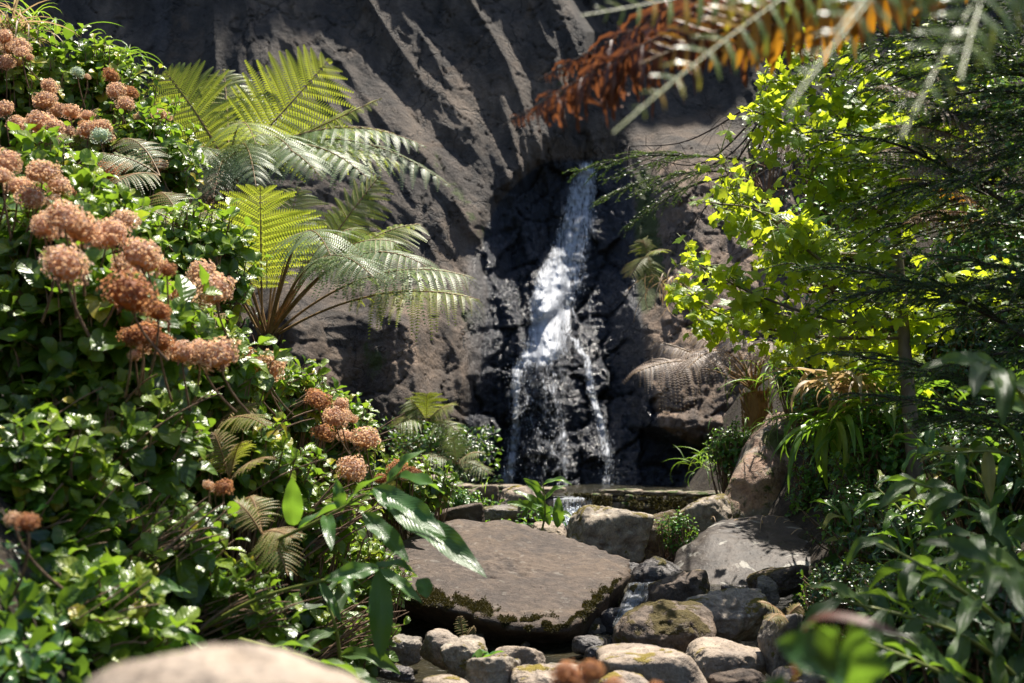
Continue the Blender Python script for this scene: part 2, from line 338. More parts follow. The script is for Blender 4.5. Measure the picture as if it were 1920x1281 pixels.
def mat_fall(name, sx, sy, lo=.55):
    """falling water: white torn sheet, opacity from the density attribute (x) broken up by streaky noise in flow coordinates"""
    n = NT(name); at = n.n('ShaderNodeAttribute', attribute_name='lf'); dn, fu, fv = n.n('ShaderNodeSeparateXYZ', i={0: at.outputs['Vector']}).outputs
    vec = n.n('ShaderNodeCombineXYZ', i={0: n.math('MULTIPLY', fu, sx), 1: n.math('MULTIPLY', fv, sy), 2: 0.}).outputs[0]
    a = n.noise(vec, 1., 6, .68, 1.2); vec2 = n.n('ShaderNodeVectorMath', operation='MULTIPLY', i={0: vec, 1: (3.4, 2.4, 1)}).outputs[0]; b = n.noise(vec2, 1., 4, .75)
    s = n.math('ADD', n.math('MULTIPLY', a, .6), n.math('MULTIPLY', b, .4))
    al = n.step(n.math('ADD', dn, n.math('MULTIPLY', n.math('SUBTRACT', s, .5), 2.6)), lo-.26, lo+.42)
    al = n.math('MULTIPLY', al, n.step(dn, .02, .2))
    bs = n.n('ShaderNodeBsdfPrincipled', i={'Base Color': (.64, .68, .75, 1), 'Roughness': .35, 'Normal': n.n('ShaderNodeBump', i={'Strength': .8, 'Distance': .05, 'Height': s}).outputs[0]})
    tl = n.n('ShaderNodeBsdfTranslucent', i={'Color': (.8, .85, .9, 1)})
    m1 = n.n('ShaderNodeMixShader', i={0: .35, 1: bs.outputs[0], 2: tl.outputs[0]})
    tp = n.n('ShaderNodeBsdfTransparent'); m2 = n.n('ShaderNodeMixShader', i={0: al, 1: tp.outputs[0], 2: m1.outputs[0]})
    return n.done(m2.outputs[0])
M['fall'] = mat_fall('falling_water', 13., 5.5, .48)
M['spill'] = mat_fall('spilling_water', 60., 5., .5)
def simple(name, col, rough, **kw):
    n = NT(name); bs = n.n('ShaderNodeBsdfPrincipled', i={'Base Color': (*col, 1), 'Roughness': rough}); 
    for k, v in kw.items(): bs.inputs[k.replace('_', ' ')].default_value = v
    return n.done(bs.outputs[0])
M['drop'] = simple('water_drop', (.60, .65, .72), .35)
def mat_stream():
    n = NT('stream_water'); pos = n.n('ShaderNodeNewGeometry').outputs['Position']
    a = n.noise(pos, 9, 4, .6, .8); b = n.noise(pos, 38, 3, .6, .5); h = n.math('ADD', a, n.math('MULTIPLY', b, .35))
    col = n.ramp(n.noise(pos, 3, 4), [(.3, (.012, .014, .012)), (.7, (.045, .038, .022))])
    bs = n.n('ShaderNodeBsdfPrincipled', i={'Base Color': col, 'Roughness': .06, 'IOR': 1.33, 'Normal': n.n('ShaderNodeBump', i={'Strength': .8, 'Distance': .05, 'Height': h}).outputs[0]})
    return n.done(bs.outputs[0])
M['stream'] = mat_stream()

# ------------------------------------------------------------------ terrain, cliff, water
def ground_h(x, y):
    xl = -.62 - 1.1*sstep(9.9, 11.3, y)*sstep(-6, -2.6, -np.abs(x)*1.); xr = 1.35 + .06*np.maximum(y-9, 0)
    left = 1.1*np.maximum(xl-x, 0); sl_ = .75 + .75*sstep(8, 12, y); right = sl_*np.maximum(x-xr, 0)
    base = .12 + .02*np.maximum(y-8, 0)
    base = base + .25*sstep(14.2, 16, y)
    far = sstep(40, 25, np.abs(x)) 
    h = base + np.minimum(left, 5.5) + np.minimum(right, 5.0)
    # creek bed starts a little in front of the camera; behind it the ground is level
    h = h*sstep(-8, 2.5, y) + .12*(1-sstep(-8, 2.5, y))
    return h
def build_ground():
    def axis(lo, hi, st, outer):
        a = list(np.arange(lo, hi+1e-6, st)); o = outer
        return np.array([-x for x in o[::-1]] + a + [x for x in o]) if False else np.array(sorted(set([round(v, 3) for v in a] + [s*x for x in o for s in (-1, 1)])))
    xs = axis(-7, 7, .08, [8, 9, 11, 14, 20, 30, 60, 120, 300]); ys = axis(-2, 18, .08, [-300, 20, 25, 40, 80, 300, -3, -5, -8, -12, -20, -50, -100])
    X, Y = np.meshgrid(xs, ys, indexing='ij')
    near = ((np.abs(X) < 9) & (Y < 20) & (Y > -3)).astype(float)
    Z = ground_h(X, Y) + near*(.10*fbm(np.stack([X*1.3, Y*1.3, X*0], -1), 4, 3) + .03*fbm(np.stack([X*7, Y*7, X*0], -1), 2, 8))
    V = np.stack([X, Y, Z], -1).reshape(-1, 3); nx, ny = X.shape
    i = np.arange(nx-1)[:, None]*ny; j = np.arange(ny-1)[None]
    F = np.stack([i+j, i+ny+j, i+ny+j+1, i+j+1], -1).reshape(-1, 4)
    mb = MB(); mb.add(V, F); tag(link('ground', mb.mesh('ground', M['ground'])), kind='structure')
build_ground()

def interp_poly(v, pts):
    pts = np.array(pts, float); return np.interp(v, pts[:, 0], pts[:, 1])
GUL_L = [(-400, 1120), (200, 1060), (300, 1020), (380, 935), (450, 905), (560, 915), (700, 900), (760, 880), (920, 860)]
GUL_R = [(-400, 1180), (250, 1165), (400, 1178), (600, 1190), (700, 1205), (800, 1225), (850, 1320), (920, 1350)]
def cliff_D(u, v, detail=True):
    D = 16.9 + .0052*(916-v)
    # drapery ribs sweeping down to the right
    a = .62*sstep(350, 720, u)*(1-.55*sstep(900, 1080, u)); s = u - a*np.clip(v, -300, 620)
    p = np.stack([s/72., v/420., u*0], -1)
    r = vnoise(p, 11); rid = 1-np.abs(r)*2.; D = D - .13*rid*sstep(950, 600, v)*(.5+.5*sstep(1300, 1050, u))
    p = np.stack([s/190., v/500., u*0+3], -1); D = D + .30*vnoise(p, 21)
    p = np.stack([s/28., v/160., u*0+3], -1); D = D - .05*(1-np.abs(vnoise(p, 31))*2)
    # left wall runs back a little
    D = D + .9*sstep(560, 250, u)
    # gully of the fall
    L = interp_poly(v, GUL_L); Rr = interp_poly(v, GUL_R)
    g = sstep(L-35, L+55, u)*sstep(Rr+35, Rr-55, u)*sstep(215, 330, v); D = D + .85*g
    # hump of rock under the fall, pushing the water out and splitting it
    hump = np.exp(-((u-1035)/75.)**2)*sstep(560, 700, v)*.75 + np.exp(-((u-1000)/60.)**2 - ((v-590)/90.)**2)*.2
    D = D - hump*g
    hump2 = np.exp(-((u-1190)/55.)**2)*sstep(480, 640, v)*.6; D = D - hump2
    # left-lower buttress
    b = sstep(480, 560, u)*sstep(925, 860, u)*sstep(470, 620, v); D = D - 1.0*b*(.75+.25*np.sin(u/37.))
    # undercut at the foot
    D = D + .7*sstep(790, 900, v)*(1-g)
    # dark hollow top right
    e = interp_poly(v, [(-400, 1040), (0, 1062), (60, 1108), (130, 1108), (200, 1075), (260, 1060)]); D = D + 1.7*sstep(e-12, e+30, u)*sstep(380, 60, v)*sstep(1500, 1300, u)
    # right hand blocks
    rb = sstep(1200, 1290, u)*sstep(230, 300, v); D = D - .7*rb
    D = D - .8*rb*sstep(1330, 1500, u)
    if detail:
        pp = np.stack([u/150.+v/600., v/110., u*0], -1); wob = np.stack([fbm(pp*2, 2, 4), fbm(pp*2, 2, 6)], -1)
        blk = np.clip(g*.9 + rb*.42 + b*.16 + sstep(650, 800, v)*.2, 0, 1)
        f1, f2, idv, gx, gy = cell(np.stack([u/58.+v/200., v/85.], -1) + .3*wob, 3)
        D = D + blk*(.34*(idv-.5) + .30*gy*(idv-.3) + .25*gx*(idv-.6) + .16*sstep(.16, .0, f2-f1))
        f1, f2, idv, gx, gy = cell(np.stack([u/24.+v/70., v/17.], -1) + .35*wob, 13)
        D = D + .55*blk*(.10*(idv-.5) + .12*gy + .06*sstep(.2, .0, f2-f1))
        q = np.stack([s/55., v/120., u*0], -1); D = D + .075*fbm(q, 5, 41, .55)
        # cracks
        f1, f2, idv, gx, gy = cell(np.stack([s/150., v/210.], -1) + .5*wob, 23); D = D + .05*sstep(.05, .0, f2-f1)*sstep(900, 500, v)
    return D
def build_cliff():
    us = np.concatenate([np.arange(-1500, -60, 30), np.arange(-60, 2000, 4.), np.arange(2000, 3500, 30)])
    vs_ = np.concatenate([np.arange(-1300, -60, 30), np.arange(-60, 985, 4.)])
    U, Vv = np.meshgrid(us, vs_, indexing='ij'); D = cliff_D(U, Vv)
    Pn = P(U, Vv, D); nx, ny = U.shape
    L = interp_poly(Vv, GUL_L); Rr = interp_poly(Vv, GUL_R)
    wet = sstep(L-30, L+25, U)*sstep(Rr+40, Rr-20, U)*sstep(270, 330, Vv)
    wet = np.maximum(wet, .75*sstep(800, 880, Vv)*sstep(700, 860, U)*sstep(1500, 1350, U))
    wet = np.maximum(wet, .55*np.exp(-((U-900)/50.)**2)*sstep(380, 480, Vv))
    wet = np.maximum(wet, .40*sstep(620, 420, U)*sstep(330, 60, Vv)*(vnoise(np.stack([U/60., Vv/300., U*0], -1), 5)*.5+.5)*1.4)
    s = U - .6*Vv
    moss = .55*np.exp(-((s-(640))/30.)**2)*sstep(150, 330, Vv)*sstep(720, 500, Vv) + .4*np.exp(-((U-950-(Vv-330)*.2)/35.)**2)*sstep(200, 300, Vv)*sstep(520, 420, Vv)
    moss = moss + .62*np.exp(-((U-890)/45.)**2 - ((Vv-600)/60.)**2) + .6*np.exp(-((U-1220)/45.)**2 - ((Vv-500)/90.)**2) + .5*np.exp(-((U-1060)/60.)**2-((Vv-160)/90.)**2)
    moss = moss + .6*np.exp(-((U-1205)/28.)**2)*sstep(270, 330, Vv)*sstep(640, 540, Vv)
    moss = moss + .5*np.exp(-((U-1330)/90.)**2 - ((Vv-360)/60.)**2) + .55*np.exp(-((U-700)/60.)**2 - ((Vv-670)/90.)**2) + .45*sstep(1250, 1400, U)*sstep(500, 700, Vv) + .5*sstep(780, 850, Vv)
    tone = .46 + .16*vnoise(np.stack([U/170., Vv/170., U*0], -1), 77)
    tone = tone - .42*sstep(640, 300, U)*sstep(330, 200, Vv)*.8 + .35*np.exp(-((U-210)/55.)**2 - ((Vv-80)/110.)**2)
    tone = tone + .10*sstep(560, 640, Vv) + .42*np.exp(-((U-745)/50.)**2 - ((Vv-640)/95.)**2) + .2*np.exp(-((U-590)/70.)**2 - ((Vv-720)/90.)**2)  # sunlit look of the buttress slabs put into the tone
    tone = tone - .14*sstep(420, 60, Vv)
    tone = tone - .5*sstep(1060, 1110, U)*sstep(300, 180, Vv)  # shade of the top right hollow painted as darker tone
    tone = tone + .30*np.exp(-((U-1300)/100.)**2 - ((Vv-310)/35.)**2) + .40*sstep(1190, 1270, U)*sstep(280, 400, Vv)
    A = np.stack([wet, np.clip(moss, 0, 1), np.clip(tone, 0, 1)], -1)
    i = np.arange(nx-1)[:, None]*ny; j = np.arange(ny-1)[None]
    F = np.stack([i+j, i+j+1, i+ny+j+1, i+ny+j], -1).reshape(-1, 4)
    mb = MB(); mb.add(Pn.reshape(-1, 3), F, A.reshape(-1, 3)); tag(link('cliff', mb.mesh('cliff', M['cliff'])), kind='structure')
build_cliff()

def gauss(x, c, w_): return np.exp(-((x-c)/w_)**2)
def flow_density(u, v):
    """where the water runs, in photo pixels"""
    L = interp_poly(v, [(300, 1086), (350, 1066), (400, 1052), (450, 1038), (480, 1026), (520, 1002), (545, 994), (600, 990), (650, 984), (680, 962), (700, 952)])
    Rr = interp_poly(v, [(300, 1118), (350, 1120), (400, 1118), (450, 1112), (500, 1104), (540, 1096), (580, 1080), (620, 1074), (660, 1070), (700, 1020)])
    m = sstep(L-9, L+14, u)*sstep(Rr+12, Rr-16, u)*sstep(296, 312, v)*sstep(705, 668, v)
    core = interp_poly(v, [(300, 1102), (400, 1088), (480, 1055), (540, 1035), (600, 1030), (660, 1010)])
    d = m*(.44 + .58*gauss(u, core, 34)*(.45+.55*sstep(470, 540, v)))
    d = np.maximum(d, .72*gauss(u, interp_poly(v, [(650, 1010), (690, 975), (740, 965), (800, 968), (860, 960), (915, 950)]), interp_poly(v, [(650, 22), (720, 13), (800, 10), (915, 16)]))*sstep(645, 670, v))
    d = np.maximum(d, .48*gauss(u, interp_poly(v, [(740, 1046), (800, 1056), (915, 1060)]), 7)*sstep(740, 780, v))
    d = np.maximum(d, .33*sstep(960, 985, u)*sstep(1075, 1050, u)*sstep(660, 690, v)*(1-.35*sstep(720, 900, v)))
    rb = interp_poly(v, [(612, 1050), (640, 1080), (662, 1090), (668, 1100), (740, 1110), (790, 1126), (850, 1138), (915, 1140)])
    d = np.maximum(d, .72*gauss(u, rb, interp_poly(v, [(640, 8), (800, 9), (915, 22)]))*sstep(615, 640, v)*(1-.45*sstep(800, 900, v)))
    d = np.maximum(d, .36*gauss(u, 1107, 3.5)*sstep(540, 560, v)*sstep(640, 600, v))
    d = np.maximum(d, .55*gauss(v, 522+(u-1080)*-.25, 6)*sstep(1080, 1100, u)*sstep(1118, 1104, u))
    return d
def build_fall():
    us = np.arange(925, 1180, 2.5); vs_ = np.arange(294, 930, 2.5); U, Vv = np.meshgrid(us, vs_, indexing='ij')
    D0 = cliff_D(U, Vv)
    # the sheet bridges the hollows of the rock: running minimum, then smoothed
    D = D0.copy()
    for _ in range(3):
        D[1:] = np.minimum(D[1:], D[:-1]+.03); D[:-1] = np.minimum(D[:-1], D[1:]+.03); D[:, 1:] = np.minimum(D[:, 1:], D[:, :-1]+.012); D[:, :-1] = np.minimum(D[:, :-1], D[:, 1:]+.02)
    for _ in range(3): D[1:-1, 1:-1] = (D[2:, 1:-1]+D[:-2, 1:-1]+D[1:-1, 2:]+D[1:-1, :-2])/4
    D = np.minimum(D, D0-.02) - .05 - .05*fbm(np.stack([U/14., Vv/26., U*0], -1), 3, 51)
    den = flow_density(U, Vv); Pn = P(U, Vv, D); nx, ny = U.shape
    A = np.stack([den, (U-960)*.0065*1.1, (916-Vv)*.0065], -1)
    i = np.arange(nx-1)[:, None]*ny; j = np.arange(ny-1)[None]
    F = np.stack([i+j, i+j+1, i+ny+j+1, i+ny+j], -1).reshape(-1, 4); keep = den.reshape(-1)[F].max(1) > .02
    mb = MB(); mb.add(Pn.reshape(-1, 3), F[keep], A.reshape(-1, 3))
    root = thing('waterfall', P(1040, 900, 16.8), None, None); root['kind'] = 'structure'
    link('water_sheet', mb.mesh('water_sheet', M['fall']), root)
    # drops and torn beads of water
    n = 60000; u = R.uniform(930, 1175, n); v = R.uniform(300, 915, n)
    u2 = u + R.normal(0, 5, n); d = flow_density(u2, v); k = R.rand(n) < np.where(d < .45, d*.14, .05); u, v = u[k], v[k]
    iu = np.clip(((u-925)/2.5).astype(int), 0, nx-1); iv = np.clip(((v-294)/2.5).astype(int), 0, ny-1)
    pos = P(u, v, D[iu, iv] - np.abs(R.normal(0, .09, len(u)))-.01); m = len(pos)
    o = np.array([(1, 0, 0), (-1, 0, 0), (0, 1, 0), (0, -1, 0), (0, 0, 1), (0, 0, -1)], float)
    ft = np.array([(0, 2, 4), (2, 1, 4), (1, 3, 4), (3, 0, 4), (2, 0, 5), (1, 2, 5), (3, 1, 5), (0, 3, 5)])
    rr = R.uniform(.0015, .0035, m)[:, None]*np.array([[1, 1, 1.]]); rr[:, 2] *= R.uniform(2, 6., m)
    V = pos[:, None] + rr[:, None]*o[None]; FF = (ft[None] + (np.arange(m)*6)[:, None, None]).reshape(-1, 3)
    mb = MB(); mb.add(V.reshape(-1, 3), FF); dr = link('spray', mb.mesh('spray', M['drop']), root); dr['kind'] = 'stuff'
build_fall()

def water_patch(name, x0, x1, y0, y1, zf, mat, st=.04, kind='structure'):
    xs = np.arange(x0, x1, st); ys = np.arange(y0, y1, st); X, Y = np.meshgrid(xs, ys, indexing='ij')
    Z = zf(X, Y) + .008*fbm(np.stack([X*7, Y*7, X*0], -1), 3, 9); nx, ny = X.shape
    i = np.arange(nx-1)[:, None]*ny; j = np.arange(ny-1)[None]
    F = np.stack([i+j, i+ny+j, i+ny+j+1, i+j+1], -1).reshape(-1, 4)
    mb = MB(); mb.add(np.stack([X, Y, Z], -1).reshape(-1, 3), F); return tag(link(name, mb.mesh(name, mat)), kind=kind)
water_patch('stream', -1.6, 2.6, .5, 13.95, lambda X, Y: .30 + .22*sstep(7.6, 8.9, Y) + .03*sstep(9, 12, Y), M['stream'])
water_patch('pool', -4., 5., 14.2, 18.5, lambda X, Y: .80 + 0*X, M['stream'], .08)

# ------------------------------------------------------------------ rocks
def ico(sub):
    bm = bmesh.new(); bmesh.ops.create_icosphere(bm, subdivisions=sub, radius=1); bm.verts.ensure_lookup_table()
    V = np.array([v.co[:] for v in bm.verts]); F = np.array([[v.index for v in f.verts] for f in bm.faces]); bm.free(); return V, F
ICO = {k: ico(k) for k in (3, 4, 5, 6)}
def hull_planes(pts):
    bm = bmesh.new(); [bm.verts.new(p) for p in pts]; bmesh.ops.convex_hull(bm, input=bm.verts[:]); bm.normal_update()
    c = np.mean(pts, 0); N = []; d = []
    for f in bm.faces:
        n_ = np.array(f.normal[:]); p = np.array(f.verts[0].co[:]); e = n_ @ (p-c)
        if e < 0: n_, e = -n_, -e
        N.append(n_); d.append(e)
    bm.free(); return c, np.array(N), np.array(d)
def rock_mesh(center, N, d, sub=5, soft=14., amp=.05, freq=2., seed=0, mat=None, scale=1.):
    V, F = ICO[sub]; dirs = norm(V*np.asarray(scale)) 
    q = np.maximum((dirs @ N.T)/d[None], 1e-4)
    if len(N) > 18: soft = soft*2.2                # 1/r per plane
    r = 1./((q**soft).sum(1)**(1./soft)); size = r.mean()
    Pn = dirs*r[:, None]; o = Pn/size*freq + seed*7.7
    disp = fbm(o, 7, seed % 50, .52)*amp*size - .5*amp*size*sstep(.25, .6, vnoise(o*3.1, 77)) + .35*amp*size*(1-np.abs(vnoise(o*1.7, seed % 37))*2)
    Pn = Pn + dirs*disp[:, None] + center
    mb = MB(); mb.add(Pn, F); return mb.mesh('rock', mat)
def rock(px, py, wpx, hpx, D, mat, label, seed=0, depth=1., soft=9., amp=.06, tilt=0., sub=6, name='rock', group='rocks in the stream bed', nfac=11, cat='rock'):
    """px,py is the centre of what shows; the stone reaches below it into the bed"""
    rs = np.random.RandomState(seed+100)
    a = wpx*K*D/2; b = hpx*K*D/2; c = a*depth
    N = norm(np.concatenate([np.array([(1, 0, 0), (-1, 0, 0), (0, 1, 0), (0, -1, 0), (0, 0, 1), (0, 0, -1)], float), norm(rs.normal(size=(nfac, 3)))]) + rs.normal(0, .12, (nfac+6, 3)))
    ext = np.array([a, c, b]); d = np.sqrt(((N*ext)**2).sum(1))*rs.uniform(.82, 1.0, len(N))
    ca, sa = math.cos(math.radians(tilt)), math.sin(math.radians(tilt)); Rm = np.array([[ca, 0, -sa], [0, 1, 0], [sa, 0, ca]]); N = N @ Rm.T
    cen = P(px, py, D); me = rock_mesh(np.zeros(3), N, d, sub, soft*1.2, amp*1.25, 2., seed, M[mat], ext)
    o = link(name, me); o.location = cen; return tag(o, label, cat, group)
GR = 'rocks in the stream bed'
# the great slab
pts = P(*np.array([(640, 1075, 8.4), (800, 985, 9.15), (850, 972, 9.3), (960, 974, 9.3), (1178, 1044, 8.75), (1184, 1076, 8.45), (1066, 1180, 7.5), (965, 1178, 7.5), (700, 1105, 8.0),
    (760, 1160, 8.3), (900, 1225, 8.1), (1040, 1235, 8.0), (1120, 1215, 8.3), (1150, 1130, 8.9), (850, 1150, 9.2)]).T)
cc, N_, d_ = hull_planes(pts)
o = link('boulder', rock_mesh(np.zeros(3), N_, d_, 6, 60., .03, 3.6, 5, M['slab'])); o.location = cc
tag(o, 'huge flat-topped brown boulder filling the middle of the stream', 'boulder')
# moss fringe under its front lip
rock(1130, 1010, 150, 130, 9.7, 'speck', 'upright pale speckled boulder standing behind the right end of the flat boulder', 3, 1.0, 12, .05, -8)
rock(1225, 1030, 130, 150, 10.1, 'mossy', 'moss covered rounded boulder beside the upright speckled boulder', 4, 1., 8, .07, 12)
pts = P(*np.array([(1335, 990, 10.6), (1368, 900, 10.8), (1395, 845, 11.1), (1445, 770, 11.4), (1510, 775, 11.5), (1565, 850, 11.4), (1575, 990, 11.2), (1350, 1010, 10.9), (1380, 1020, 12.), (1540, 1010, 12.4), (1470, 990, 10.7), (1440, 880, 10.8), (1410, 830, 12.4), (1530, 840, 12.6)]).T)
cc, N_, d_ = hull_planes(pts)
o = link('boulder', rock_mesh(np.zeros(3), N_, d_, 6, 16., .05, 2.5, 15, M['pink'])); o.location = cc
tag(o, 'tall pinkish brown rock pillar on the right bank beside the stone wall', 'boulder')
rock(1325, 975, 110, 90, 10.6, 'speck', 'low sloping ochre rock at the left foot of the pinkish rock pillar', 6, 1., 10, .05, 20)
pts = P(*np.array([(1250, 1095, 9.2), (1265, 1035, 9.5), (1345, 975, 10.1), (1440, 962, 10.3), (1510, 972, 10.2), (1565, 1015, 9.6), (1560, 1050, 9.1), (1440, 1120, 8.7), (1300, 1125, 8.8), (1330, 1000, 9.5), (1280, 1130, 9.8), (1540, 1110, 9.9)]).T)
cc, N_, d_ = hull_planes(pts)
o = link('boulder', rock_mesh(np.zeros(3), N_, d_, 6, 18., .03, 2.5, 8, M['slate'])); o.location = cc
tag(o, 'broad smooth grey boulder with pale lichen spots on the right bank', 'boulder')
RK = [ # px, py, w, h, D, mat, seed, depth, soft, amp, tilt, label
 (1232, 1085, 118, 66, 8.9, 'dark', 7, 1, 7, .05, 0, 'rounded dark bluish stone left of the smooth grey boulder'),
 (1275, 1125, 124, 100, 8.1, 'mossy', 18, 1, 9, .06, 10, 'dark stone with mossy left edge above the small cascade'),
 (1240, 1200, 205, 150, 7.0, 'mossy', 19, .9, 10, .05, -6, 'large brown moss-topped boulder below the small cascade'),
 (1362, 1162, 150, 105, 7.5, 'speck', 10, 1, 10, .08, 6, 'rough grey pitted stone right of the brown moss-topped boulder'),
 (1395, 1120, 90, 44, 8.2, 'dark', 11, 1, 8, .06, 0, 'small wet dark stone behind the rough grey pitted stone'),
 (1228, 1275, 215, 120, 5.8, 'pale', 12, .9, 7, .03, 4, 'big smooth pale stone with a moss patch at the front of the stream'),
 (1362, 1245, 170, 84, 6.5, 'pale', 13, .9, 10, .04, -2, 'long low pale stone with yellow moss below the rough grey stone'),
 (1468, 1215, 84, 118, 6.4, 'grey', 14, .9, 22, .04, 6, 'blocky dark stone standing at the edge of the right bank plants'),
 (829, 1216, 84, 76, 6.7, 'pale', 21, .9, 7, .04, -25, 'rounded cream stone with a yellow moss cap'),
 (874, 1240, 92, 90, 6.2, 'speck', 22, .9, 16, .05, 14, 'upright angular stone in front of the cream stone with a yellow cap'),
 (968, 1243, 130, 50, 6.5, 'pale', 23, .9, 9, .04, -8, 'flat pale stone with a mossy crest under the great flat boulder'),
 (925, 1272, 110, 80, 5.7, 'speck', 24, .9, 9, .06, 0, 'pitted grey and white stone at the lower edge of the photo'),
 (1020, 1282, 150, 76, 5.6, 'pale', 25, .9, 8, .05, 3, 'pale stone with an orange spot beside the pitted grey stone'),
 (752, 1222, 92, 62, 7.0, 'grey', 26, .9, 18, .05, 14, 'angular grey stone by the hanging ginger leaf'),
 (1105, 1212, 80, 40, 7.4, 'dark', 27, .9, 7, .04, 0, 'flat black wet stone in the shade of the great flat boulder'),
 (1125, 1228, 62, 34, 6.9, 'dark', 28, .9, 7, .04, 0, 'small dark stone touching the brown moss-topped boulder'),
 (835, 1290, 100, 50, 5.5, 'pale', 29, .9, 6, .02, 0, 'smooth cream stone cut by the lower edge beside the rippling water'),
 (745, 1262, 70, 24, 6.2, 'dark', 30, .9, 7, .1, 0, 'thin wet stone in the rippling water at lower left'),
 (975, 940, 96, 62, 12.4, 'pale', 31, .9, 8, .04, 0, 'yellowish boulder in front of the stone wall left of the spillway'),
 (812, 912, 78, 52, 12.2, 'pale', 32, .9, 7, .03, 12, 'rounded pale stone at the left end of the stone wall'),
 (776, 903, 56, 40, 12.0, 'pale', 39, .9, 7, .03, 0, 'smaller pale stone left of the rounded stone by the wall'),
 (862, 972, 110, 50, 9.9, 'slab', 33, .9, 10, .04, 6, 'dark grey rock directly behind the great flat boulder'),
 (1030, 1000, 80, 40, 10.2, 'pale', 34, .9, 9, .05, 0, 'pale rock in front of the spillway foam'),
 (905, 935, 66, 50, 12.6, 'pink', 40, .9, 9, .05, 0, 'reddish rock against the wall left of the yellowish boulder'),
 (930, 962, 90, 30, 10.9, 'grey', 41, .9, 9, .05, 0, 'narrow grey rock among the leaves behind the great flat boulder'),
 (1182, 1075, 46, 46, 9.2, 'dark', 42, .9, 9, .05, 0, 'little wet stone wedged between the flat boulder and the bluish stone'),
 (1460, 1092, 120, 62, 8.2, 'mossy', 35, .9, 9, .06, 12, 'brown mossy stone sticking out of the right bank plants'),
 (1395, 1285, 120, 44, 5.8, 'slab', 36, .9, 8, .06, 0, 'dark gravelly rock at the lower edge right of the big pale stone'),
 (1500, 1288, 130, 70, 5.4, 'pale', 37, .9, 8, .05, 0, 'pale rock at the lower edge below the blurred ginger leaf'),
 (1170, 1293, 110, 50, 5.3, 'pale', 43, .9, 8, .05, 0, 'low pale rock in front of the big smooth pale stone'),
 (1195, 1112, 40, 34, 8.3, 'mossy', 44, .9, 8, .05, 0, 'small mossy stone in the middle of the small cascade'),
 (1150, 1165, 50, 60, 8.0, 'dark', 45, .9, 9, .05, 0, 'black stone between the great boulder and the small cascade'),
 (1438, 1108, 46, 60, 7.7, 'grey', 46, .9, 10, .06, 0, 'narrow grey stone leaning on the brown mossy stone'),
]
for (px, py, w_, h_, D_, m_, sd, dp, so, am, ti, lb) in RK: rock(px, py, w_, h_, D_, m_, lb, sd, dp, so, am, ti)
o = rock(440, 1375, 700, 300, 1.55, 'pale', 'out of focus pale boulder top close to the camera at lower left', 50, .8, 6, .04, 0, 6, group=None, name='boulder', cat='boulder')
# pebbles of the bed
def build_pebbles():
    V, F = ICO[3]; V2 = V; mb = MB(); n = 420; x = R.uniform(-.9, 1.7, n); y = R.uniform(3.2, 13.2, n); s = R.uniform(.02, .075, n)
    for i in range(n):
        z = .25 + .02*R.rand() + .03*sstep(7, 9, y[i])*7*.9
        q = V2*np.array([1, R.uniform(.7, 1.2), R.uniform(.45, .8)])*s[i]; q = q + .18*s[i]*vnoise(V2*1.6+i, 3)[:, None]*V2
        mb.add(q + [x[i], y[i], z], F)
    tag(link('pebbles', mb.mesh('pebbles', M['grey'])), kind='stuff', label='wet pebbles and gravel between the stream stones')
build_pebbles()

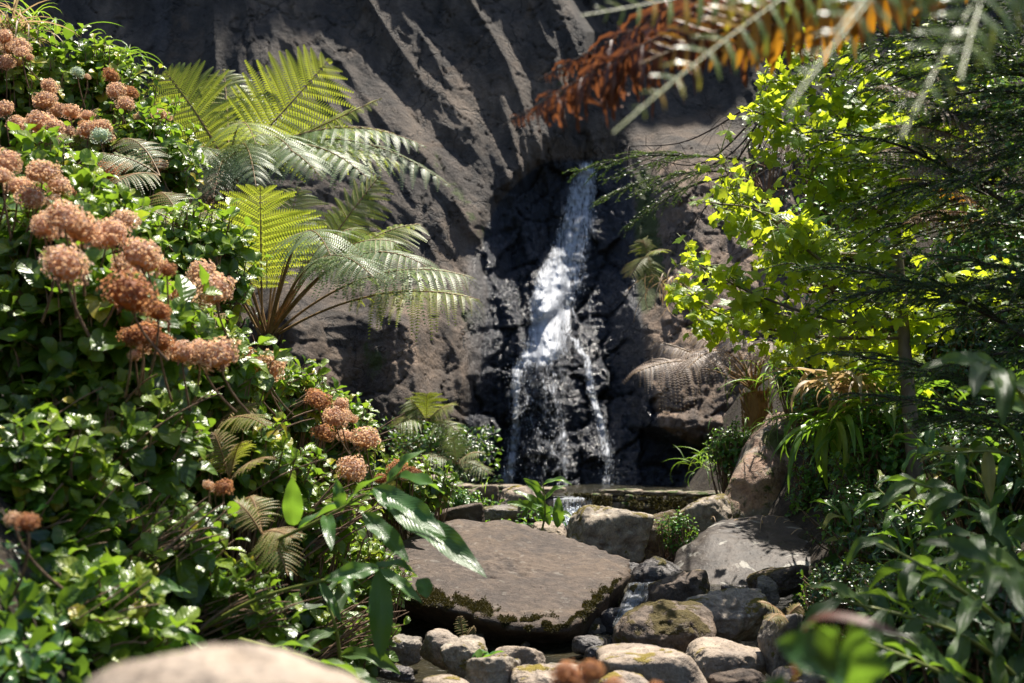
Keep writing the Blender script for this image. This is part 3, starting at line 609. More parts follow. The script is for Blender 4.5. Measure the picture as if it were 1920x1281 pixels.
# ------------------------------------------------------------------ stone wall with spillway
def build_wall():
    t = thing('stone_wall', P(1080, 980, 14.05), 'low mossy dry-stone dam wall across the stream below the waterfall', 'wall')
    V, F = ICO[3]; D = 13.95
    def stones(u0, u1, ytop0, ytop1, rows, mb):
        for r in range(rows):
            u = u0 + R.uniform(-12, 0); hh = 13. if r else 9.
            while u < u1:
                w_ = R.uniform(16, 44) if r else R.uniform(24, 60); uc = u+w_/2
                f = (uc-u0)/(u1-u0); yt = ytop0+(ytop1-ytop0)*f; yc = yt + (0 if r == 0 else 9+(r-1)*13.5) + hh/2 + R.uniform(-1.5, 1.5)
                if not (1036 < uc < 1112 and r < 2):
                    e = np.array([w_*K*D*.54, .17 if r == 0 else .13, hh*K*D*.58]); e[2] *= R.uniform(.85, 1.15)
                    d = norm(V); q = 1/((np.abs(d)/1.)**5).sum(1)**(1/5.); Q = d*q[:, None]*e; Q = Q*(1+.14*fbm(d*1.5+u, 3, int(u) % 40))[:, None]
                    mb.add(Q + P(uc, yc, D + (.16 if r == 0 else 0.1+R.uniform(-.04, .04))), F)
                u += w_*R.uniform(.92, 1.0)
    mb = MB(); stones(800, 1480, 907, 927, 6, mb)
    link('stonework', mb.mesh('stonework', M['wall']), t)
    # packed core behind the face stones, both sides of the notch
    mb = MB()
    for (u0, u1, y0, y1, da, db) in ((800, 1036, 915, 1010, 14.0, 14.2), (1112, 1480, 922, 1010, 14.0, 14.2), (1036, 1112, 938, 1010, 14.02, 14.18)):
        c = [P(a, b, d) for d in (da, db) for a, b in ((u0, y0), (u1, y0), (u1, y1), (u0, y1))]
        mb.add(np.array(c), np.array([(0, 1, 2, 3), (7, 6, 5, 4), (0, 4, 5, 1), (1, 5, 6, 2), (2, 6, 7, 3), (3, 7, 4, 0)]))
    link('core', mb.mesh('core', M['dark'], False), t)
    # water through the notch
    us = np.linspace(1038, 1110, 40); tt = np.linspace(0, 1, 40); U, T = np.meshgrid(us, tt, indexing='ij')
    Dd = np.where(T < .2, 14.3 - (T/.2)*.42, 13.88 - .30*((T-.2)/.8)**.8); top = P(U, 930, Dd)
    z0 = .80; z = np.where(T < .2, z0, z0 - .34*((T-.2)/.8)**1.6); Pn = top.copy(); Pn[..., 2] = z
    i = np.arange(39)[:, None]*40; j = np.arange(39)[None]; F4 = np.stack([i+j, i+j+1, i+40+j+1, i+40+j], -1).reshape(-1, 4)
    A = np.stack([np.where(T < .25, .9, .50 + .1*np.sin(U)), (U-1070)*.006, -T*.6], -1)
    mb = MB(); mb.add(Pn.reshape(-1, 3), F4, A.reshape(-1, 3)); o = link('spillway_water', mb.mesh('spillway_water', M['spill'])); tag(o, kind='structure')
    # splash at its foot: beads of water
    n = 2600; o6 = np.array([(1, 0, 0), (-1, 0, 0), (0, 1, 0), (0, -1, 0), (0, 0, 1), (0, 0, -1)], float)
    ft = np.array([(0, 2, 4), (2, 1, 4), (1, 3, 4), (3, 0, 4), (2, 0, 5), (1, 2, 5), (3, 1, 5), (0, 3, 5)])
    r = R.rand(n)**.5; a = R.uniform(0, 2*PI, n); c = P(1080, 985, 13.2)
    pos = c + np.stack([.24*r*np.cos(a), .35*r*np.sin(a), np.abs(R.normal(0, .06, n))*(1.3-r)+.0], -1); pos[:, 2] += .60-c[2]
    s = R.uniform(.004, .015, n)[:, None, None]
    mb = MB(); mb.add((pos[:, None]+s*o6[None]).reshape(-1, 3), (ft[None]+(np.arange(n)*6)[:, None, None]).reshape(-1, 3)); tag(link('splash', mb.mesh('splash', M['drop'])), kind='stuff', label='white splash of water at the foot of the spillway')
build_wall()
def build_cascade():
    # small cascade between the boulders: (1190,1100) -> (1165,1165)
    us = np.linspace(0, 1, 30); tt = np.linspace(0, 1, 50); S, T = np.meshgrid(us, tt, indexing='ij')
    cx = 1205 - 35*T; wd = 36 - 4*T; py = 1092 + 82*T; D = 8.45 - .75*T - .1*np.sin(S*PI) - .04*np.sin(T*22)
    Pn = P(cx + (S-.5)*wd*1.4, py, D); Pn[..., 2] += .012*fbm(np.stack([S*6, T*12, S*0], -1), 3, 3)
    i = np.arange(29)[:, None]*50; j = np.arange(49)[None]; F4 = np.stack([i+j, i+j+1, i+50+j+1, i+50+j], -1).reshape(-1, 4)
    mb = MB(); mb.add(Pn.reshape(-1, 3), F4, np.stack([.45+.3*np.sin(S*PI)*np.sin(T*PI), S*.5, T*.8], -1).reshape(-1, 3)); tag(link('cascade', mb.mesh('cascade', M['spill'])), kind='structure')
    mb = MB(); Q = Pn.copy(); Q[..., 1] += .02; Q[..., 2] -= .01; mb.add(Q.reshape(-1, 3), F4); tag(link('cascade_bed', mb.mesh('cascade_bed', M['stream'])), kind='structure')
build_cascade()

# ------------------------------------------------------------------ hydrangeas on the left bank
def head_mesh(mat, seed, n=300):
    rs = np.random.RandomState(seed); mb = MB(); i = np.arange(n)+.5; ph = np.arccos(1-1.75*i/n); th = PI*(1+5**.5)*i
    d = np.stack([np.cos(th)*np.sin(ph), np.sin(th)*np.sin(ph), np.cos(ph)], -1); d = norm(d + rs.normal(0, .05, d.shape))
    lump = 1 + .26*vnoise(d*1.5+seed*3.1, seed) + .08*vnoise(d*4.+seed, seed); rad = lump*rs.uniform(.80, 1.06, n)
    c = d*rad[:, None]*np.array([1, 1, .86]); T = leaf_t(.85, 2, .15, -.5, 0, 0, 'obov', 0, 3)
    nr = norm(d + rs.normal(0, .35, d.shape)); ref = norm(rs.normal(size=d.shape)); X = norm(np.cross(nr, ref)); Y = np.cross(nr, X)
    base = rs.uniform(0, 1, n)
    for k in range(4):
        a = k*PI/2; dr = X*math.cos(a) + Y*math.sin(a) + nr*.3
        scatter(mb, T, c, dr, nr, rs.uniform(.09, .16, n), np.clip(base*.75 + rs.uniform(0, .25, n), 0, 1))
    V, F = ICO[3]; mb.add(V*np.array([.74, .74, .6]), F, np.array([0, 0, .05]))
    for k in range(18):   # flower stalks gathering into the stem
        e = d[rs.randint(0, n)]*.7; tube(mb, bez(np.array([0, 0, -1.0]), np.array([0, 0, -.4]), e, 4), .03, .015, 4, .1)
    return mb.mesh('flower_head', mat)
HEADS = {'t': [head_mesh(M['floret'], s) for s in range(5)], 'b': [head_mesh(M['floretdark'], s+20) for s in range(3)], 'p': [head_mesh(M['floretpale'], 33, 200)]}
def shrub(name, cx, cy_, D, wpx, hpx, ntip, lsz, label, mat='hyd', group='hydrangea shrubs on the left bank', seed=0, Ts=HYD, heads=(), depth=.75, cat='shrub', pairs=4, lean=(0, 0), yl=0., stemmat='stem', perch=False, leg=0):
    rs = np.random.RandomState(seed+500); c = P(cx, cy_, D); a = wpx*K*D/2; b = hpx*K*D/2; e = np.array([a, a*depth, b])
    root = np.array([c[0]+lean[0], c[1]+lean[1]+.1, 0]); root[2] = ground_h(root[0], root[1]) - .08
    root[2] = min(root[2], c[2]-b*.3)
    if perch: root = c + np.array([0, a*depth*.8, -b*.7])      # rooted in a ledge of the cliff behind it
    t = thing(name, root, label, cat, group)
    d = norm(rs.normal(size=(ntip*3, 3)) + [0, -.45, .35]); d = d[(d[:, 2] > -.75)][:ntip]; n = len(d)
    rad = (1 + .22*vnoise(d*2.1+seed, 5))*rs.uniform(.62, 1.05, n)**.6
    tip = c + d*e*rad[:, None]
    leafy = MB(); stems = MB(); ax = norm(d*[1, 1, .6] + [0, 0, .75] + rs.normal(0, .25, d.shape))
    for i in range(n):
        if i % 2 == 0:
            st = root + np.array([rs.uniform(-.2, .2)*a, rs.uniform(-.2, .2)*a, 0]); mid = (st+tip[i])/2 + [0, 0, -.12*b] + (d[i]*e)*.25
            tube(stems, bez(st, mid, tip[i]-ax[i]*.02, 7), .008, .003, 5, rs.rand())
        tube(stems, np.array([tip[i]-ax[i]*.3, tip[i]-ax[i]*.14, tip[i]]), .0045, .002, 4, rs.rand())
    for _ in range(leg):     # bare leaning stems in front
        x0 = rs.uniform(-1.1, .3); z0 = rs.uniform(-1., -.2); x1 = x0 + rs.uniform(.5, 1.1); z1 = z0 + rs.uniform(.5, 1.2)
        q0 = c + np.array([x0*a, -e[1]*rs.uniform(.3, 1.0), z0*b]); q1 = c + np.array([x1*a, -e[1]*rs.uniform(.3, 1.0), z1*b]); tube(stems, bez(q0, (q0+q1)/2+[0, -.03, rs.uniform(-.02, .10)], q1, 8), rs.uniform(.003, .008), .002, 5, rs.rand())
    pos = []; drs = []; nrs = []; sc = []; rn = []
    ref = norm(rs.normal(size=d.shape)); X = norm(np.cross(ax, ref)); Y = np.cross(ax, X); vig = rs.uniform(.55, 1.15, n); tone = rs.uniform(0, .75, n)
    for k in range(pairs):
        ang = k*PI/2 + rs.uniform(-.2, .2, n); hh = -.055*k*(lsz/.11) ; open_ = .35 + .28*k
        for sgn in (1, -1):
            o = (X*np.cos(ang)[:, None] + Y*np.sin(ang)[:, None])*sgn
            dd = norm(o*min(open_+.3, 1.2) + ax*max(1-open_*.8, .05) + rs.normal(0, .16, d.shape)); nn = norm(ax + np.array([0, -.32, .5]) - .2*dd + rs.normal(0, .22, d.shape))
            pos.append(tip+ax*hh); drs.append(dd); nrs.append(nn); sc.append(lsz*vig*(.5+.25*k)*rs.uniform(.8, 1.15, n) if k < 3 else lsz*vig*1.15*rs.uniform(.7, 1.1, n))
            rr = tone + rs.uniform(0, .22, n) + yl - .08*k; rr = np.where(rs.rand(n) < .03, .97, rr); rn.append(np.clip(rr, 0, 1))
    pos, drs, nrs, sc, rn = map(np.concatenate, (pos, drs, nrs, sc, rn)); keep = rs.rand(len(pos)) < .93
    scatter_mix(leafy, Ts, pos[keep], drs[keep], nrs[keep], sc[keep], rn[keep])
    link('foliage', leafy.mesh('foliage', M[mat]), t); link('branches', stems.mesh('branches', M[stemmat]), t)
    hm = 0
    for h in heads:
        hx, hy, hs, hD = h[:4]; kd = h[4] if len(h) > 4 else 't'; p = P(hx, hy, hD); r = hs*K*hD/2*1.04
        ms = HEADS[kd]; o = link('flower_head', ms[(seed+hm) % len(ms)], t); hm += 1
        o.location = tuple(p - np.array(t.location)); o.scale = (r*rs.uniform(.95, 1.1), r, r*rs.uniform(.85, 1.05)); o.rotation_euler = (rs.uniform(.0, .5), rs.uniform(-.4, .4), rs.uniform(0, 6))
        hs_ = MB(); tube(hs_, bez(root*.0 + p + [rs.uniform(-.1, .1), .14, -.2], p+[0, .04, -.10], p, 6), .005, .003, 5); link('flower_stalk', hs_.mesh('flower_stalk', M['stem']), t)
    return t
T_ = 't'; B_ = 'b'
SH = [ # cx, cy, D, w, h, ntip, leaf, yl, heads, label
 (60, 190, 9.8, 330, 260, 150, .12, .1, [(38, 88, 40, 9.5), (8, 70, 34, 9.5), (10, 118, 34, 9.5), (8, 205, 36, 9.2), (84, 190, 46, 9.3), (92, 162, 34, 9.4), (75, 232, 58, 8.9), (100, 238, 40, 8.8), (134, 210, 36, 9.), (40, 98, 30, 9.4)], 'hydrangea with many tan heads growing highest on the bank at upper left'),
 (190, 190, 9.9, 250, 230, 130, .12, .1, [(208, 142, 34, 9.5, B_), (218, 172, 40, 9.3), (165, 245, 42, 8.9), (192, 240, 40, 8.9), (188, 254, 38, 8.7, 'p'), (145, 136, 26, 9.5, 'p'), (236, 196, 34, 9.2), (262, 222, 26, 9.2), (298, 216, 28, 9.3), (200, 262, 34, 9.)], 'hydrangea with two pale blue fresh heads high on the bank by the dark cliff'),
 (250, 300, 9.0, 260, 210, 110, .11, .05, [(200, 322, 46, 8.3, B_), (300, 310, 30, 9.)], 'hydrangea with a single brown head standing free on its stalk'),
 (70, 370, 6.3, 300, 240, 100, .12, .08, [(12, 306, 58, 5.6), (78, 324, 66, 5.7), (110, 350, 50, 5.9), (30, 350, 44, 5.8), (60, 372, 56, 5.7), (104, 372, 40, 6.2), (2, 330, 44, 5.5)], 'hydrangea with a cluster of rosy tan heads at the left edge'),
 (120, 480, 5.6, 340, 270, 110, .13, .05, [(118, 408, 76, 4.9), (150, 430, 84, 5.0), (206, 440, 72, 5.1), (232, 414, 54, 5.5), (122, 500, 84, 4.7), (262, 478, 78, 5.1), (275, 492, 60, 5.2), (100, 480, 44, 5.0)], 'hydrangea bearing the largest tan heads in front on the left'),
 (330, 500, 7.2, 300, 240, 110, .115, .05, [(378, 512, 58, 6.4), (402, 545, 76, 6.1), (310, 548, 30, 7.0), (325, 540, 28, 7.)], 'hydrangea with two joined heads just left of the lower tree fern'),
 (180, 610, 5.4, 400, 260, 130, .14, .0, [(242, 552, 100, 4.9, B_)], 'large-leaved hydrangea with one big brown head in its shade'),
 (340, 690, 6.2, 340, 220, 130, .12, .05, [(268, 628, 66, 5.3, B_), (298, 642, 56, 5.3, B_), (340, 662, 54, 5.35), (376, 664, 56, 5.4), (410, 666, 74, 5.4), (244, 634, 44, 5.3, B_)], 'hydrangea with a row of five heads leading down to the right'),
 (500, 745, 7.4, 240, 170, 110, .10, .1, [(500, 692, 66, 6.7), (520, 676, 42, 6.9), (460, 668, 40, 7.1, B_), (448, 692, 36, 7.)], 'hydrangea with a tight pair of heads against the lit cliff'),
 (610, 830, 7.9, 240, 190, 120, .10, .08, [(597, 750, 52, 7.3, B_), (628, 784, 50, 7.4), (606, 812, 44, 7.3, B_), (686, 824, 54, 7.6), (658, 882, 62, 7.0), (640, 780, 36, 7.5)], 'hydrangea with small russet heads at the right end of the bank'),
 (420, 850, 6.2, 330, 190, 140, .095, .1, [(418, 915, 40, 5.4, B_)], 'sunlit hydrangea shrub of small glossy leaves without fresh heads'),
 (190, 800, 5.2, 420, 240, 150, .11, -.05, [], 'dark green hydrangea with broad silvery leaves on the left'),
 (60, 960, 4.6, 330, 330, 130, .12, -.08, [(52, 980, 44, 4.1, B_)], 'shaded hydrangea with one withered head at the left edge'),
 (240, 1010, 5.0, 380, 260, 130, .095, -.05, [], 'shaded leafy hydrangea above the blurred boulder'),
 (110, 1180, 4.2, 420, 250, 120, .12, -.05, [], 'lowest hydrangea in the left corner behind the blurred boulder'),
 (420, 1140, 5.2, 340, 170, 70, .085, -.05, [], 'sparse leggy shrub with bare twigs behind the blurred boulder'),
 (560, 960, 6.6, 300, 190, 110, .085, .08, [], 'sunlit small-leaved shrub under the arching ginger stalk'),
 (760, 905, 9.2, 200, 110, 80, .085, .12, [(745, 880, 40, 8.6, B_), (775, 890, 36, 8.8, B_)], 'low shrub with withered dark heads at the left end of the wall'),
 (670, 1080, 7.2, 200, 170, 80, .08, .05, [], 'small bright shrub against the left side of the great boulder'),
 (590, 1180, 6.4, 330, 190, 90, .08, -.03, [], 'tangled shrub with bare stems in the hollow beside the great boulder'),
]
for k, (cx, cy_, D, w_, h_, nt_, lf, yl, hd, lb) in enumerate(SH):
    hd = [(x[0], x[1], x[2]*.92, x[3]-(.45 if x[3] < 8 else .25), *x[4:]) for x in hd]; hd = hd + [(x[0]+R.choice([-1, 1])*x[2]*R.uniform(.5, .9), x[1]+x[2]*R.uniform(-.2, .5), x[2]*R.uniform(.5, .8), x[3]+.15, 'b' if R.rand() < .3 else 't') for x in hd if R.rand() < .8]
    lg = 46 if lb.startswith(('sparse', 'tangled', 'sunlit small', 'shaded leafy')) else 16 if cy_ > 700 and cx < 700 else 0
    shrub('hydrangea', cx, cy_, D, w_, h_, int(nt_*(.75 if lg > 20 else 1.1)), lf*(1.45 if D < 7 else 1.3), lb, heads=hd, seed=k+1, yl=yl, leg=lg)
# small plants of the right bank and wall foot
SM = [
 (1380, 845, 12.0, 120, 110, 90, .085, 'small', 'glossy round shrub at the foot of the withered tree fern'),
 (1400, 895, 12.6, 90, 60, 50, .07, 'smalldark', 'dark leafy shrub on the right end of the stone wall'),
 (1620, 960, 8.6, 220, 150, 150, .06, 'small', 'bright small-leaved bush right of the smooth grey boulder'),
 (1520, 925, 10.2, 110, 150, 70, .07, 'small', 'leafy sapling growing up the side of the rock pillar'),
 (1700, 1010, 7.6, 300, 160, 130, .075, 'smalldark', 'dark bush on the right bank under the ginger leaves'),
 (1270, 1000, 9.7, 90, 90, 60, .045, 'small', 'trailing green plant between the mossy boulder and the grey boulder'),
 (1600, 1110, 7.0, 240, 130, 150, .045, 'smalldark', 'fine-leaved ground bush spilling over the mossy stone'),
 (1560, 790, 10.5, 170, 150, 120, .07, 'small', 'green bush behind the dry strap leaves'),
 (1780, 700, 9.5, 260, 240, 150, .09, 'smalldark', 'deep green bush behind the cedar boughs'),
 (1520, 690, 11.3, 170, 150, 130, .07, 'small', 'bright leafy bush added on top of the pinkish rock pillar to lighten the dark bank'),  # added to brighten the dark grass slope here
 (1800, 230, 10.6, 330, 330, 190, .10, 'small', 'leafy green bush high up behind the cedar at upper right'),
 (1600, 300, 11.2, 260, 300, 150, .09, 'smalldark', 'dark bush behind the top of the lobed-leaf tree'),
 (1860, 520, 9.8, 300, 300, 170, .10, 'small', 'leafy bush glimpsed through the cedar at the right edge'),
 (1560, 450, 10.6, 230, 260, 130, .09, 'small', 'green bush close behind the lobed yellow-green leaves'),
 (1680, 850, 8.9, 260, 180, 150, .08, 'small', 'leafy bush around the foot of the slender trunk'),
 (1850, 880, 7.2, 260, 220, 150, .08, 'smalldark', 'dark bush between the ginger lilies at the right edge'),
 (1720, 1140, 6.0, 280, 180, 150, .06, 'smalldark', 'fine-leaved dark bush among the shaded ginger lilies'),
 (1640, 560, 10.2, 260, 260, 130, .09, 'smalldark', 'shadowy bush behind the lobed yellow-green leaves'),
 (820, 850, 15.2, 210, 120, 130, .09, 'smalldark', 'dark bush at the foot of the cliff left of the waterfall'),
 (860, 940, 11.2, 110, 55, 70, .06, 'small', 'low green weeds beside the rounded stone at the wall'),
 (745, 935, 9.6, 130, 90, 60, .06, 'small', 'bright weeds between the ginger leaves and the wall'),
 (1440, 330, 12.5, 160, 260, 60, .06, 'smalldark', 'thin twiggy bush on the cliff right of the waterfall'),
 (1850, 1180, 4.6, 330, 260, 110, .07, 'smalldark', 'dense dark bush in the lower right corner'),
]
for k, (cx, cy_, D, w_, h_, nt_, lf, m_, lb) in enumerate(SM):
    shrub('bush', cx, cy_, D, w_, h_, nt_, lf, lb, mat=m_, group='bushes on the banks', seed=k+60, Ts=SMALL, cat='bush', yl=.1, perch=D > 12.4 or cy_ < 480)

# ------------------------------------------------------------------ ferns
def frond(t, p0, p1, arch=.2, width=.3, stipe=.2, hint=(0, -.35, 1), npin=24, npl=15, mat='fern', stipemat='stipe', rnd=.5, droop=.35, seed=0, curl=0., label=None, r=.008, prune=0.):
    rs = np.random.RandomState(seed+900); p0 = np.asarray(p0, float); p1 = np.asarray(p1, float); Ln = np.linalg.norm(p1-p0)
    pc = (p0+p1)/2 + np.array([0, 0, 1.])*arch*Ln*2*.6 + rs.normal(0, .02, 3)*Ln
    n = 40; cur = bez(p0, pc, p1, n); T = norm(np.gradient(cur, axis=0)); N = np.asarray(hint, float); N = norm(N[None] - (T@N)[:, None]*T); S = np.cross(T, N)
    mb = MB(); f = np.linspace(stipe, .985, npin); idx = f*(n-1); i0 = np.clip(idx.astype(int), 0, n-2); fr = (idx-i0)[:, None]
    B = cur[i0]*(1-fr)+cur[i0+1]*fr; TT = T[i0]; NN = N[i0]; SS = S[i0]; g = (f-stipe)/(1-stipe)
    prof = np.clip(np.sin(PI*(g*.86+.14)**.95), 0, 1)**.75*(.55+.45*sstep(0, .25, g)); prof[-1] = .06
    if not npl: prof = (1-g**5)*(.6+.4*sstep(0, .3, g))
    sub = MB()
    for sd in (1, -1):
        for k in range(npin):
            if rs.rand() < prune: continue
            l = width*prof[k]*rs.uniform(.9, 1.08); 
            if l < .012: continue
            fw = .22+.75*g[k]**2; dr = norm(SS[k]*sd + TT[k]*fw + rs.normal(0, .04, 3)); dz = droop*rs.uniform(.6, 1.4)
            if npl:
                m = max(4, int(npl*1.5*(.35+.65*prof[k]))); w = np.linspace(.03, .97, m); step = l/m; gap = max(Ln*(1-stipe)/npin, width*.14)
                c = B[k] + dr*(l*w)[:, None] - (NN[k]*.35+np.array([0, 0, .75]))*(dz*l*w**2)[:, None] + TT[k]*(curl*l*w**2)[:, None]
                tg = norm(np.gradient(c, axis=0)); pn = norm(np.cross(tg, NN[k])); pl = gap*.66*np.clip(1.12-w**2*.95, .15, 1)*(.5+.5*prof[k])
                ww = step*.88
                for s2 in (1, -1):
                    d2 = norm(pn*s2 + tg*.35 - NN[k]*rs.uniform(.05, .35)); a = c - tg*ww/2; b = c + tg*ww/2; e = c + d2*pl[:, None]
                    V = np.stack([a, b, e*.75+b*.25+d2*pl[:, None]*.1, e-tg*ww*.1], 1).reshape(-1, 3)
                    F = np.arange(m*4).reshape(-1, 4); A = np.zeros((m*4, 3)); A[:, 2] = np.clip(rnd + rs.uniform(-.18, .18) + np.repeat(rs.uniform(-.1, .1, m), 4), 0, 1)
                    mb.add(V, F, A)
                tube(sub, c[::max(1, m//5)], .0022, .001, 3)
            else:
                if mat == 'ferndead': dr = norm(dr + np.array([0, 0, -droop*rs.uniform(.2, 1.6)]) + rs.normal(0, .3, 3)); l *= rs.uniform(.4, 1.1)
                scatter(mb, (DEADP if mat == 'ferndead' else PINNA)[rs.randint(0, 3)], B[k:k+1], dr[None], (NN[k]-.1*TT[k])[None], np.array([l]), np.clip(rnd+rs.uniform(-.25, .25), 0, 1))
    tube(sub, cur, r, .002, 6)
    o = link('frond', mb.mesh('frond', M[mat]), t)
    if label: o['label'] = label
    s = link('stalk', sub.mesh('stalk', M[stipemat]), None); s.parent = o; s.location = (0, 0, 0)
    return o
DEADP = [leaf_t(.085, 8, .5, d, .9, t, 'lance', .3, 3) for d, t in ((1.6, .8), (2.4, -.9), (1., 1.6))]
PINNA = [leaf_t(.17, 6, .2, d, .15, t, 'lance', .12, 3) for d, t in ((.4, .2), (.8, -.2), (.2, 0))]
def trunk(t, a, b, r0=.09, r1=.075, mat='ferntrunk'):
    mb = MB(); c = bez(a, (np.asarray(a)+b)/2 + [.03, 0, 0], b, 14); n = len(c)
    tube(mb, c, r0, r1, 14)
    rs = np.random.RandomState(3)
    for k in range(160):   # frond scars and root fibres
        i = rs.randint(0, n-1); an = rs.uniform(0, 2*PI); rr = r0+(r1-r0)*i/n; q = c[i] + np.array([math.cos(an)*rr, math.sin(an)*rr, 0])
        tube(mb, np.array([q, q+[math.cos(an)*.02, math.sin(an)*.02, .03], q+[math.cos(an)*.035, math.sin(an)*.035, .08]]), .010, .004, 4)
    link('trunk', mb.mesh('trunk', M[mat]), t)
GF = 'tree ferns on the left bank'
def gz(px, D, off=0): p = P(px, 640, D); return np.array([p[0], p[1], ground_h(p[0], p[1])+off])
# upper tree fern
cA = P(430, 318, 12.0); gA = gz(430, 12.0, -.1)
tA = thing('tree_fern', gA, 'upper tree fern with bright yellow-green fronds against the dark cliff', 'tree fern', GF); trunk(tA, gA, cA - [0, 0, .05], .10, .08)
UP = (0.1, -1, .25)
for k, (x, y, D, ar, wd, hint, rn, mat, dp) in enumerate([
 (618, 112, 11.9, -.03, .62, UP, .85, 'fern', .22), (310, 135, 11.9, .10, .50, UP, .7, 'fern', .25), (716, 184, 11.6, .02, .26, (-.4, -.7, .9), .95, 'fern', .2), (270, 195, 12.2, .08, .40, UP, .5, 'fern', .3),
 (800, 275, 11.4, .20, .42, (0, -.25, 1), .45, 'ferndeep', .45), (846, 350, 11.3, .26, .42, (0, -.35, 1), .75, 'ferndeep', .5), (700, 345, 10.9, .24, .40, (0, -.4, 1), .7, 'ferndeep', .5),
 (600, 330, 10.6, .24, .40, (0, -.5, 1), .6, 'ferndeep', .5), (330, 300, 10.9, .22, .40, (0, -.4, 1), .6, 'ferndeep', .5), (250, 260, 11.6, .2, .40, (0, -.3, 1), .5, 'ferndeep', .4),
 (480, 350, 10.5, .26, .36, (0, -.5, 1), .5, 'ferndeep', .5), (660, 300, 13.3, .2, .40, (0, -.2, 1), .4, 'ferndeep', .4), (540, 210, 13.2, .1, .4, UP, .5, 'fern', .3), (200, 300, 12.2, .2, .4, (0, -.3, 1), .4, 'ferndeep', .4),
 (760, 310, 12.4, .2, .40, (0, -.3, 1), .7, 'fern', .5), (400, 370, 10.7, .25, .36, (0, -.5, 1), .3, 'ferndeep', .5), (560, 300, 10.9, .3, .42, (0, -.5, 1), .8, 'ferndeep', .5), (740, 250, 12.8, .2, .4, (0, -.4, 1), .8, 'fern', .4), (420, 130, 12.6, .05, .45, UP, .8, 'fern', .3), (480, 270, 10.7, .3, .42, (0, -.5, 1), .6, 'fern', .5)]):
    frond(tA, cA, P(x, y, D), ar, wd, .16, hint, 18, 17, mat, seed=k, rnd=rn, droop=dp, r=.011, prune=.02)
# a few dead fronds hanging under the crown
for k, (x, y, D) in enumerate([(395, 430, 11.5), (350, 400, 11.6), (425, 440, 11.8), (370, 360, 11.7)]):
    frond(tA, cA, P(x, y, D), .05, .22, .1, (0, -1, .1), 20, 10, 'ferndead', seed=30+k, rnd=.3, droop=.4, label='withered brown frond')
# lower tree fern with its shuttlecock of stalks
cB = P(500, 640, 9.6); gB = gz(500, 9.6, -.1); gB[2] = min(gB[2], cB[2]-.35)
tB = thing('tree_fern', gB, 'lower tree fern with a fan of brown stalks rising behind the hydrangeas', 'tree fern', GF); trunk(tB, gB, cB + [0, 0, .04], .085, .07)
for k, (x, y, D, ar, wd, hint, rn, mat, dp, st) in enumerate([
 (488, 350, 9.4, .0, .45, (-.1, -1, .2), .7, 'fern', .25, .36), (392, 395, 9.6, .10, .36, (0, -.9, .4), .6, 'fern', .3, .40), (712, 330, 9.6, .06, .34, (-.5, -.8, .5), .75, 'fern', .25, .42),
 (745, 455, 9.1, .30, .40, (0, -.45, 1), .85, 'ferndeep', .5, .42), (888, 522, 9.2, .28, .42, (0, -.4, 1), .75, 'ferndeep', .5, .40), (900, 562, 8.9, .16, .34, (0, -.5, 1), .8, 'fern', .5, .42),
 (800, 500, 8.8, .32, .40, (0, -.5, 1), .6, 'ferndeep', .5, .42), (620, 480, 8.3, .42, .36, (0, -.6, 1), .5, 'ferndeep', .5, .45), (330, 440, 9.3, .22, .34, (0, -.5, 1), .5, 'fern', .4, .4), (430, 380, 9.9, .1, .4, (0, -1, .3), .8, 'fern', .3, .36), (660, 430, 9.3, .3, .36, (0, -.5, 1), .8, 'ferndeep', .5, .42), (560, 350, 10.0, .05, .36, (0, -1, .3), .7, 'fern', .3, .4),
 (560, 400, 10.4, .2, .34, (0, -.8, .6), .5, 'fern', .3, .4), (790, 420, 10.2, .22, .32, (0, -.4, 1), .7, 'fern', .4, .45), (400, 500, 8.6, .36, .3, (0, -.6, 1), .4, 'fern', .4, .45), (650, 395, 9.9, .14, .3, (-.3, -.8, .6), .9, 'fern', .3, .45),
 (700, 520, 8.5, .36, .34, (0, -.5, 1), .5, 'ferndeep', .5, .45)]):
    frond(tB, cB + R.normal(0, .02, 3), P(x, y, D), ar, wd, st, hint, 17, 16, mat, seed=50+k, rnd=rn, droop=dp, r=.010, prune=.03)
for k, (x, y, D) in enumerate([(560, 440, 9.4), (520, 420, 9.6), (450, 470, 9.5), (600, 520, 9.3), (425, 520, 9.4), (590, 460, 9.8), (540, 470, 9.2)]):   # bare stalks
    mb = MB(); tube(mb, bez(cB, (cB+P(x, y, D))/2+[0, 0, .05], P(x, y, D), 10), .009, .003, 6); link('leafless_stalk', mb.mesh('leafless_stalk', M['stipe']), tB)
# small ferns among the hydrangeas
def small_fern(px, py, D, ends, label, mat='fern', wd=.12, rn=.6, np_=18, group='small ferns', npl=9):
    c = P(px, py, D); t = thing('fern', c, label, 'fern', group)
    for k, (x, y, dD) in enumerate(ends): frond(t, c, P(x, y, D+dD), .18, wd, .12, (0, -.5, 1), np_, npl, mat, seed=int(px)+k, rnd=rn+R.uniform(-.15, .15), r=.004)
    return t
small_fern(300, 330, 7.6, [(160, 292, 0), (230, 260, .3), (215, 345, -.3)], 'fern with silvery fronds above the free-standing brown head', 'ferndeep', .16, .8)
small_fern(345, 430, 7.4, [(205, 385, 0), (240, 425, -.3), (400, 395, .2), (300, 360, .3)], 'bright fern between the two tree ferns and the large tan heads', 'fern', .17, .5)
small_fern(330, 640, 6.5, [(290, 560, 0), (430, 590, -.2), (380, 560, .2), (440, 640, -.4)], 'light green fern between the big brown head and the row of heads', 'fern', .12, .6)
small_fern(400, 800, 6.0, [(480, 760, 0), (370, 740, 0), (500, 800, -.3), (440, 720, .2), (330, 780, -.2)], 'pale fern in the sunlit leaves below the pair of heads', 'fern', .11, .9)
